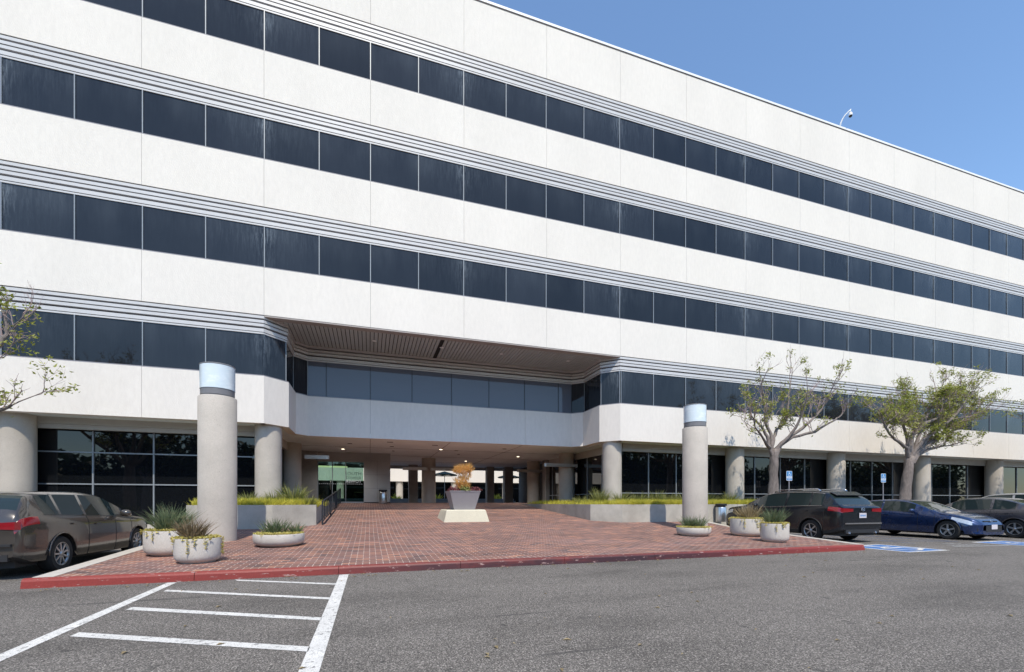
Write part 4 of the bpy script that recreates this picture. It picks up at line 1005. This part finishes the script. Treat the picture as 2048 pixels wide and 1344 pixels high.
# ------------------------------------------------------------------ cars
def lerp(tab, x):
    if x <= tab[0][0]: return tab[0][1]
    for (a, u), (b, v) in zip(tab, tab[1:]):
        if x <= b:
            t = (x - a) / (b - a); return u + (v - u) * t
    return tab[-1][1]
def slerp(tab, x):                                    # smooth interpolation
    if x <= tab[0][0]: return tab[0][1]
    n = len(tab)
    for i in range(n - 1):
        a, u = tab[i]; b, v = tab[i + 1]
        if x <= b:
            t = (x - a) / (b - a)
            m0 = (v - tab[i - 1][1]) / (b - tab[i - 1][0]) * (b - a) if i > 0 else (v - u)
            m1 = (tab[i + 2][1] - u) / (tab[i + 2][0] - a) * (b - a) if i < n - 2 else (v - u)
            return (2 * t ** 3 - 3 * t * t + 1) * u + (t ** 3 - 2 * t * t + t) * m0 + (-2 * t ** 3 + 3 * t * t) * v + (t ** 3 - t * t) * m1
    return tab[-1][1]
def car(S, paint, label, loc, heading, name='parked_car', group='parked cars', rimspokes=5, backup=None):
    # local x: 0 at the rear bumper, L at the nose; y: left is +
    e = empty(name, label, 'car', loc, heading, group)
    L, Wd, wr = S['L'], S['W'] / 2, S['wheel_r']; axr, axf = S['rear_axle'], S['front_axle']; Ra = wr + .055
    st = set([round(L * i / 56, 4) for i in range(57)])
    for a in (axr, axf):
        for k in range(17): st.add(round(a - Ra * cos(pi * k / 16), 4))
        st.add(round(a - Ra - .004, 4)); st.add(round(a + Ra + .004, 4))
    for c in S['cuts']: st.add(round(c, 4))
    st |= {.02, .05, L - .02, L - .05}
    st = sorted(x for x in st if 0 <= x <= L); s2 = [st[0]]
    for x in st[1:]:
        if x - s2[-1] > .006 or any(abs(x - c) < 1e-3 for c in S['cuts']): s2.append(x)
    st = s2
    def section(x):
        top = slerp(S['top'], x); belt = slerp(S['belt'], x); hb = max(.015, top - belt); g = min(1, hb / .42)
        w = Wd * slerp(S['plan'], x); zb = lerp(S['bottom'], x)
        wr_ = w * (.97 - .24 * g); rz = lambda t: belt + hb * t
        pts = [(0, zb), (w * .80, zb), (w * .955, zb + .03), (w * .985, zb + .13), (w * .995, zb + .27), (w * 1.0, max(zb + .33, belt - .27)), (w * .988, belt - .13), (w * .972, belt - .05), (w * .945, belt),
               (w * .93, rz(.07)), (w * (.93 * (1 - .87) + (wr_ / w) * .87), rz(.87 if g > .5 else .6)), (wr_ * .955, rz(.945 if g > .5 else .85)), (wr_ * .80, rz(.985)), (wr_ * .42, rz(1.0)), (0, top)]
        for a in (axr, axf):
            if abs(x - a) <= Ra + 1e-4:
                za = wr + sqrt(max(0, Ra * Ra - (x - a) ** 2)); 
                pts = [(y, max(z, za + .0015 * i)) if i < 8 else (y, z) for i, (y, z) in enumerate(pts)]
        return pts
    secs = [section(x) for x in st]; nr = len(secs[0])
    classes = {}
    def cls(x0, x1, r):
        xm = (x0 + x1) / 2
        for q, (nm, a, b, ra, rb) in enumerate(S['regions']):
            if a <= xm <= b and ra <= r < rb: return (nm, q)
        return ('body', -1)
    for i in range(len(st) - 1):
        for r in range(nr - 1):
            nm, q = cls(st[i], st[i + 1], r)
            for s in (1, -1):
                kk = (nm, q, s if nm in ('side_window', 'tail_light', 'headlight', 'sill_trim') else 0)
                if nm == 'body': kk = 'body'
                d = classes.setdefault(kk, ({}, MB()))
                ids = []
                for (ii, rr_) in ((i, r), (i + 1, r), (i + 1, r + 1), (i, r + 1)):
                    y, z = secs[ii][rr_]; key = (ii, rr_, s if rr_ not in (0, nr - 1) else 0)
                    if key not in d[0]:
                        d[0][key] = len(d[1].v); d[1].v.append((st[ii], y * s, z))
                    ids.append(d[0][key])
                if s < 0: ids = ids[::-1]
                d[1].face(ids[::-1], 0, True)
    d = classes['body']
    for ii, rev in ((0, False), (len(st) - 1, True)):      # end caps as strips
        for r in range(nr - 1):
            y0, z0 = secs[ii][r]; y1, z1 = secs[ii][r + 1]; x = st[ii]
            if z1 - z0 < 1e-5: continue
            d[1].poly([(x, -y0, z0), (x, y0, z0), (x, y1, z1), (x, -y1, z1)][::(1 if rev else -1)])
    matmap = {'body': paint, 'side_window': M['glasscar'], 'windscreen': M['glasscar'], 'rear_window': M['glasscar'], 'tail_light': M['redlens'], 'headlight': M['clearlens'], 'sill_trim': M['plastic'], 'roof': paint, 'bonnet': paint}
    objs = {}
    for key_, (kk, mbx) in classes.items():
        nm = key_ if isinstance(key_, str) else key_[0]; objs[nm] = mbx.build(nm, matmap[nm], e, 42)
    body = objs['body']
    # wheel well filling, wheels
    mb = MB()
    for a in (axr, axf): mb.box(a - Ra - .02, a + Ra + .02, -Wd * .80 + .1, Wd * .80 - .1, .22, wr + Ra * .75)
    mb.box(.15, L - .15, -Wd * .78, Wd * .78, lerp(S['bottom'], L / 2) - .02, lerp(S['bottom'], L / 2) + .12)
    mb.build('underbody', M['plastic'], body)
    for a in (axr, axf):
        for s in (1, -1):
            yo = s * (Wd * .975); wi = -s * .21; mb = MB()
            pr = [(wr * .60, 0), (wr * .66, .006 * s), (wr * .90, .008 * s), (wr * .97, -.02 * s), (wr, -.05 * s), (wr, -.17 * s), (wr * .93, -.21 * s), (wr * .5, -.21 * s)]
            mb.lathe([(r, z) for r, z in pr], (a, yo, wr), 36, axis='y'); w = mb.build('wheel', M['tyre'], e, 40)
            mb = MB(); rr_ = wr * .66
            mb.lathe([(rr_, -.0 * s), (rr_ * .93, .008 * s), (rr_ * .90, -.035 * s)], (a, yo, wr), 32, axis='y')
            mb.lathe([(rr_ * .90, -.05 * s), (0, -.06 * s)], (a, yo, wr), 32, 1, axis='y'); n = rimspokes
            for k in range(n):
                t = 2 * pi * k / n + .3; dx, dz = cos(t), sin(t); h = .5 * rr_ * (.30 if n <= 5 else .17)
                mb.obox((a + dx * rr_ * .48, yo - .018 * s, wr + dz * rr_ * .48), (dx * rr_ * .45, 0, dz * rr_ * .45), (-dz * h * .8, 0, dx * h * .8), (0, .014, 0), 0)
            mb.lathe([(rr_ * .20, -.03 * s), (rr_ * .20, .004 * s), (0, .006 * s)], (a, yo, wr), 16, axis='y')
            mb.build('rim', [M['rim'], M['rimdark']], w)
            mb = MB(); m2_ = 14                           # dark arch lip
            arc = [(a + Ra * cos(pi * k / m2_), Wd * slerp(S['plan'], a) * 1.0 * s, wr + Ra * sin(pi * k / m2_)) for k in range(m2_ + 1)]
            mb.tube(arc, .014, 6); mb.build('arch_trim', M['plastic'] if S.get('clad') else paint, body)
    # seams, handles
    mb = MB()
    for x in S['seams']:
        P = section(x)
        for s in (1, -1):
            for (y0, z0), (y1, z1) in zip(P[2:9], P[3:10]):
                if z1 - z0 < .004: continue
                mb.obox((x, s * ((y0 + y1) / 2 + .0005), (z0 + z1) / 2), (.005, 0, 0), (0, .004, 0), (0, s * (y1 - y0) / 2, (z1 - z0) / 2))
    mb.build('door_seam', M['rimdark'], body)
    for x in S['handles']:
        P = section(x)
        for s in (1, -1):
            mb = MB(); mb.obox((x, s * (P[6][0] + .02), P[6][1] + .0), (.085, 0, 0), (0, .012, 0), (0, 0, .014)); mb.build('door_handle', S.get('hm', paint), body)
    mb = MB()
    wx = [x for x in st if S['wline'][0] <= x <= S['wline'][1]]
    for s in (1, -1):
        mb.tube([(x, s * (section(x)[9][0] + .002), section(x)[9][1] - .006) for x in wx], .007, 4, cap=False)
        if S.get('clad'): mb.tube([(x, s * (section(x)[10][0] + .004), section(x)[10][1] + .004) for x in wx if x < wx[-1] - .35], .007, 4, cap=False)
    mb.build('window_trim', M['chrome'] if S.get('clad') else M['plastic'], body)
    # mirrors
    x = S['mirror']; P = section(x)
    for s in (1, -1):
        mb = MB(); mb.obox((x - .02, s * (P[9][0] + .06), P[9][1] + .02), (.03, 0, 0), (0, .07, 0), (0, 0, .02))
        c = Vector((x - .02, s * (P[9][0] + .16), P[9][1] + .06)); k0 = len(mb.v)
        mb.lathe([(.001, -.10), (.05, -.09), (.075, -.05), (.08, .0), (.075, .05), (.05, .09), (.001, .10)], c, 14, axis='y'); mb.build('wing_mirror', paint, e, 60)
    return e, section, body
def suvspec():
    return dict(L=4.85, W=1.90, wheel_r=.36, rear_axle=1.02, front_axle=3.86,
        top=[(0, 1.11), (.04, 1.15), (.16, 1.23), (.42, 1.46), (.62, 1.60), (.85, 1.66), (1.6, 1.70), (2.5, 1.68), (2.95, 1.60), (3.5, 1.36), (3.85, 1.19), (4.3, 1.13), (4.65, 1.07), (4.79, .98), (4.85, .84)],
        belt=[(0, 1.08), (.1, 1.12), (.6, 1.15), (2.5, 1.10), (3.5, 1.08), (4.3, 1.03), (4.65, .96), (4.85, .76)],
        plan=[(0, .90), (.06, .95), (.3, .985), (1.0, 1.0), (3.6, 1.0), (4.3, .98), (4.65, .93), (4.78, .88), (4.85, .82)],
        bottom=[(0, .40), (.3, .30), (.6, .24), (4.3, .24), (4.85, .30)], cuts=[.14, .58, .66, 1.05, 1.12, 1.95, 2.03, 2.85, 2.98, 3.62, 3.20, .32, 4.35, 4.72],
        regions=[('rear_window', .14, .58, 11, 15), ('windscreen', 2.98, 3.62, 11, 15), ('side_window', .66, 1.05, 9, 10), ('side_window', 1.12, 1.95, 9, 10), ('side_window', 2.03, 3.20, 9, 10),
                 ('tail_light', 0, .40, 6, 8), ('headlight', 4.35, 4.80, 6, 8), ('sill_trim', 0, 4.85, 1, 3)],
        seams=[.55, 1.98, 3.0, 3.62], handles=[1.2, 2.2], mirror=3.15, clad=True, wline=(.66, 3.35))
def hatchspec():
    return dict(L=4.22, W=1.79, wheel_r=.33, rear_axle=.78, front_axle=3.42,
        top=[(0, .86), (.04, .98), (.2, 1.16), (.6, 1.33), (1.1, 1.40), (1.7, 1.40), (2.15, 1.34), (2.7, 1.12), (3.1, .96), (3.6, .86), (3.95, .74), (4.12, .64), (4.22, .52)],
        belt=[(0, .85), (.1, .97), (.5, 1.00), (2.0, .92), (2.9, .87), (3.5, .79), (3.95, .66), (4.22, .47)],
        plan=[(0, .86), (.06, .93), (.35, .98), (1.0, 1.0), (3.2, 1.0), (3.7, .96), (3.98, .86), (4.12, .76), (4.22, .64)],
        bottom=[(0, .32), (.3, .22), (3.8, .18), (4.22, .20)], cuts=[.10, .5, .56, .72, 1.28, 1.35, 2.28, 2.1, 2.92, 3.52, 4.02],
        regions=[('rear_window', .10, .56, 11, 15), ('windscreen', 2.10, 2.92, 11, 15), ('side_window', .72, 1.28, 9, 10), ('side_window', 1.35, 2.42, 9, 10), ('tail_light', 0, .35, 6, 8), ('headlight', 3.52, 4.02, 6, 8), ('sill_trim', 0, 4.22, 1, 2)],
        seams=[1.32, 2.55, 3.05], handles=[1.5], mirror=2.45, wline=(.72, 2.55))
def sedanspec():
    return dict(L=4.70, W=1.84, wheel_r=.335, rear_axle=.98, front_axle=3.72,
        top=[(0, .92), (.04, 1.0), (.35, 1.06), (.62, 1.14), (1.15, 1.36), (1.6, 1.455), (2.2, 1.47), (2.6, 1.42), (3.2, 1.14), (3.5, 1.0), (4.1, .92), (4.5, .80), (4.64, .70), (4.70, .58)],
        belt=[(0, .90), (.1, .985), (.6, 1.03), (2.0, .98), (3.2, .94), (4.1, .86), (4.5, .74), (4.70, .52)],
        plan=[(0, .86), (.06, .93), (.35, .975), (1.0, 1.0), (3.6, 1.0), (4.2, .95), (4.5, .85), (4.62, .76), (4.70, .66)],
        bottom=[(0, .36), (.3, .24), (4.3, .19), (4.70, .22)], cuts=[.60, 1.12, .95, 1.6, 1.68, 2.55, 2.62, 3.28, 4.1, 4.55],
        regions=[('rear_window', .62, 1.15, 11, 15), ('windscreen', 2.62, 3.28, 11, 15), ('side_window', .98, 1.6, 9, 10), ('side_window', 1.68, 2.85, 9, 10), ('tail_light', 0, .40, 6, 8), ('headlight', 4.1, 4.60, 6, 8), ('sill_trim', 0, 4.7, 1, 2)],
        seams=[1.64, 2.62, 3.35], handles=[1.2, 2.0], mirror=2.85, wline=(.98, 3.0))
def wagonspec():
    s = sedanspec(); s['L'] = 4.85; s['front_axle'] = 3.80; s['rear_axle'] = 1.0
    s['top'] = [(0, .90), (.03, 1.02), (.15, 1.18), (.42, 1.40), (.75, 1.47), (1.6, 1.50), (2.3, 1.49), (2.75, 1.42), (3.35, 1.14), (3.62, 1.0), (4.2, .93), (4.6, .82), (4.78, .70), (4.85, .58)]
    s['belt'] = [(0, .89), (.08, 1.0), (.5, 1.04), (2.0, .98), (3.3, .94), (4.2, .87), (4.6, .76), (4.85, .52)]
    s['plan'] = [(0, .88), (.06, .94), (.35, .98), (1.0, 1.0), (3.7, 1.0), (4.35, .95), (4.65, .85), (4.78, .76), (4.85, .66)]
    s['cuts'] = [.14, .44, .60, 1.0, 1.07, 1.75, 1.83, 2.75, 2.78, 3.4, 4.25, 4.7]
    s['regions'] = [('rear_window', .14, .44, 11, 15), ('windscreen', 2.78, 3.40, 11, 15), ('side_window', .60, 1.0, 9, 10), ('side_window', 1.07, 1.75, 9, 10), ('side_window', 1.83, 3.0, 9, 10), ('tail_light', 0, .42, 6, 8), ('headlight', 4.25, 4.75, 6, 8), ('sill_trim', 0, 4.85, 1, 2)]
    s['seams'] = [1.8, 2.8, 3.5]; s['handles'] = [1.35, 2.1]; s['mirror'] = 3.0; s['wline'] = (.6, 3.15); return s
def rearkit(e, body, Wd, zc, zt, emblem=True, x=-.0, lampw=.34, lampz=None, exhaust=False, winged=False):
    for s in (1, -1):
        mb = MB(); z = lampz or zt - .10
        P = [(-.012, s * (Wd * .88), z + .06), (-.012, s * (Wd * .88), z - .07), (-.012, s * (Wd * .88 - lampw), z - .045), (-.012, s * (Wd * .88 - lampw), z + .04)]
        Q = [(.05, s * (Wd * .93), z + .06), (.05, s * (Wd * .93), z - .07), (.05, s * (Wd * .88 - lampw), z - .045), (.05, s * (Wd * .88 - lampw), z + .04)]
        k = len(mb.v); mb.v += P + Q
        mb.face((k, k + 1, k + 2, k + 3)); 
        for i in range(4): j = (i + 1) % 4; mb.face((k + i, k + j, k + 4 + j, k + 4 + i))
        mb.build('tail_light', M['redlens'], e)
    mb = MB(); mb.obox((-.014, 0, zc), (.004, 0, 0), (0, .155, 0), (0, 0, .078)); p = mb.build('number_plate', M['plate'], e)
    mb = MB()
    for i in range(6): mb.obox((-.0195, -.105 + i * .042, zc - .004), (.001, 0, 0), (0, .012, 0), (0, 0, .028))
    mb.build('plate_figures', M['signblue'], p)
    mb = MB(); mb.obox((-.02, 0, zt - .42 if not winged else .62), (.03, 0, 0), (0, Wd * .84, 0), (0, 0, .02)); mb.build('bumper_trim', M['chrome'] if winged else M['plastic'], e)
    mb = MB(); mb.obox((.02, 0, .37), (.03, 0, 0), (0, Wd * .78, 0), (0, 0, .055)); mb.build('bumper', M['plastic'], e)
    if emblem:
        mb = MB(); n = 24; zz = zt - .09
        mb.tube([(-.02, .068 * cos(2 * pi * i / n), zz + .052 * sin(2 * pi * i / n)) for i in range(n + 1)], .007, 6)
        if winged: mb.tube([(-.02, -.058, zz + .018), (-.02, -.028, zz + .012), (-.02, 0, zz - .022), (-.02, .028, zz + .012), (-.02, .058, zz + .018)], .007, 6)
        mb.build('emblem', M['chrome'], e)
    if exhaust:
        for s in (1, -1):
            mb = MB(); mb.lathe([(.028, .10), (.035, -.02), (.028, -.022), (.026, .08)], (0, s * Wd * .62, .33), 16, axis='x'); mb.build('exhaust_pipe', M['chrome'], e)
# black SUV, nose towards the building; local x is forward
e, sec, body = car(suvspec(), M['car_black'], 'black sport utility car parked nose in behind the concrete bowls', (14.90, 10.05, 0), radians(90), rimspokes=6)
rearkit(e, body, .95, .87, 1.15, exhaust=True, winged=True, lampw=.42, lampz=1.04)
for s in (1, -1):
    mb = MB(); mb.tube([(.9, s * .60, 1.66), (1.0, s * .60, 1.735), (2.5, s * .61, 1.73), (2.65, s * .61, 1.66)], .018, 8); mb.build('roof_rail', M['chrome'], e)
mb = MB(); mb.obox((.50, 0, 1.57), (.12, 0, .06), (0, .60, 0), (0, 0, .012)); mb.build('roof_spoiler', M['car_black'], e)
# blue hatchback, nose towards the camera
e, sec, body = car(hatchspec(), M['car_blue'], 'blue coupe hatchback parked nose out between the black and the charcoal cars', (19.95, 13.5, 0), radians(-90), rimspokes=5)
L = 4.22
mb = MB(); mb.obox((L - .02, 0, .40), (.03, 0, 0), (0, .42, 0), (0, 0, .10)); mb.obox((L - .10, 0, .64), (.02, 0, 0), (0, .36, 0), (0, 0, .022)); mb.build('grille', M['plastic'], e)
mb = MB(); mb.obox((L + .02, .0, .46), (.004, 0, 0), (0, .155, 0), (0, 0, .078)); mb.build('number_plate', M['plate'], e)
mb = MB(); n = 24; mb.tube([(L - .065, .06 * cos(2 * pi * i / n), .655 + .035 * sin(2 * pi * i / n)) for i in range(n + 1)], .006, 6)
mb.tube([(L - .065, -.025, .635), (L - .063, -.012, .675)], .006, 6); mb.tube([(L - .065, .012, .635), (L - .063, .025, .675)], .006, 6); mb.tube([(L - .063, -.018, .655), (L - .063, .018, .655)], .006, 6)
mb.build('emblem', M['chrome'], e)
for s in (1, -1):
    mb = MB(); mb.obox((L - .16, s * .60, .36), (.06, s * -.03, 0), (.02, s * .09, 0), (0, 0, .05)); mb.build('fog_light', M['plastic'], e)
# charcoal sedan, tail towards the camera
e, sec, body = car(sedanspec(), M['car_grey'], 'charcoal grey sedan parked nose in behind the blue car, cut by the right edge', (23.02, 8.75, 0), radians(90), rimspokes=5)
rearkit(e, body, .92, .62, 1.0)
# silver car further right
e, sec, body = car(suvspec(), M['car_silver'], 'pale silver car at the far right of which only the roof shows', (27.95, 10.0, 0), radians(90), rimspokes=7)
rearkit(e, body, .95, .87, 1.15, lampz=1.04)
# brown grey estate at the left
e, sec, body = car(wagonspec(), M['car_brown'], 'brown grey estate car parked nose in left of the brick plaza', (-6.32, 9.4, 0), radians(90), rimspokes=9)
rearkit(e, body, .92, .70, 1.0, lampw=.4)
# cars across the lot seen only mirrored in the glass
for k, (x, sp, mt, lb) in enumerate(((-13, hatchspec, 'car_silver', 'silver hatchback across the lot mirrored in the left ground floor glass'), (-9.6, sedanspec, 'car_grey', 'grey sedan across the lot mirrored in the left ground floor glass'))):
    e, sec, body = car(sp(), M[mt], lb, (x, -7.5, 0), radians(90), group='cars mirrored in the glass')
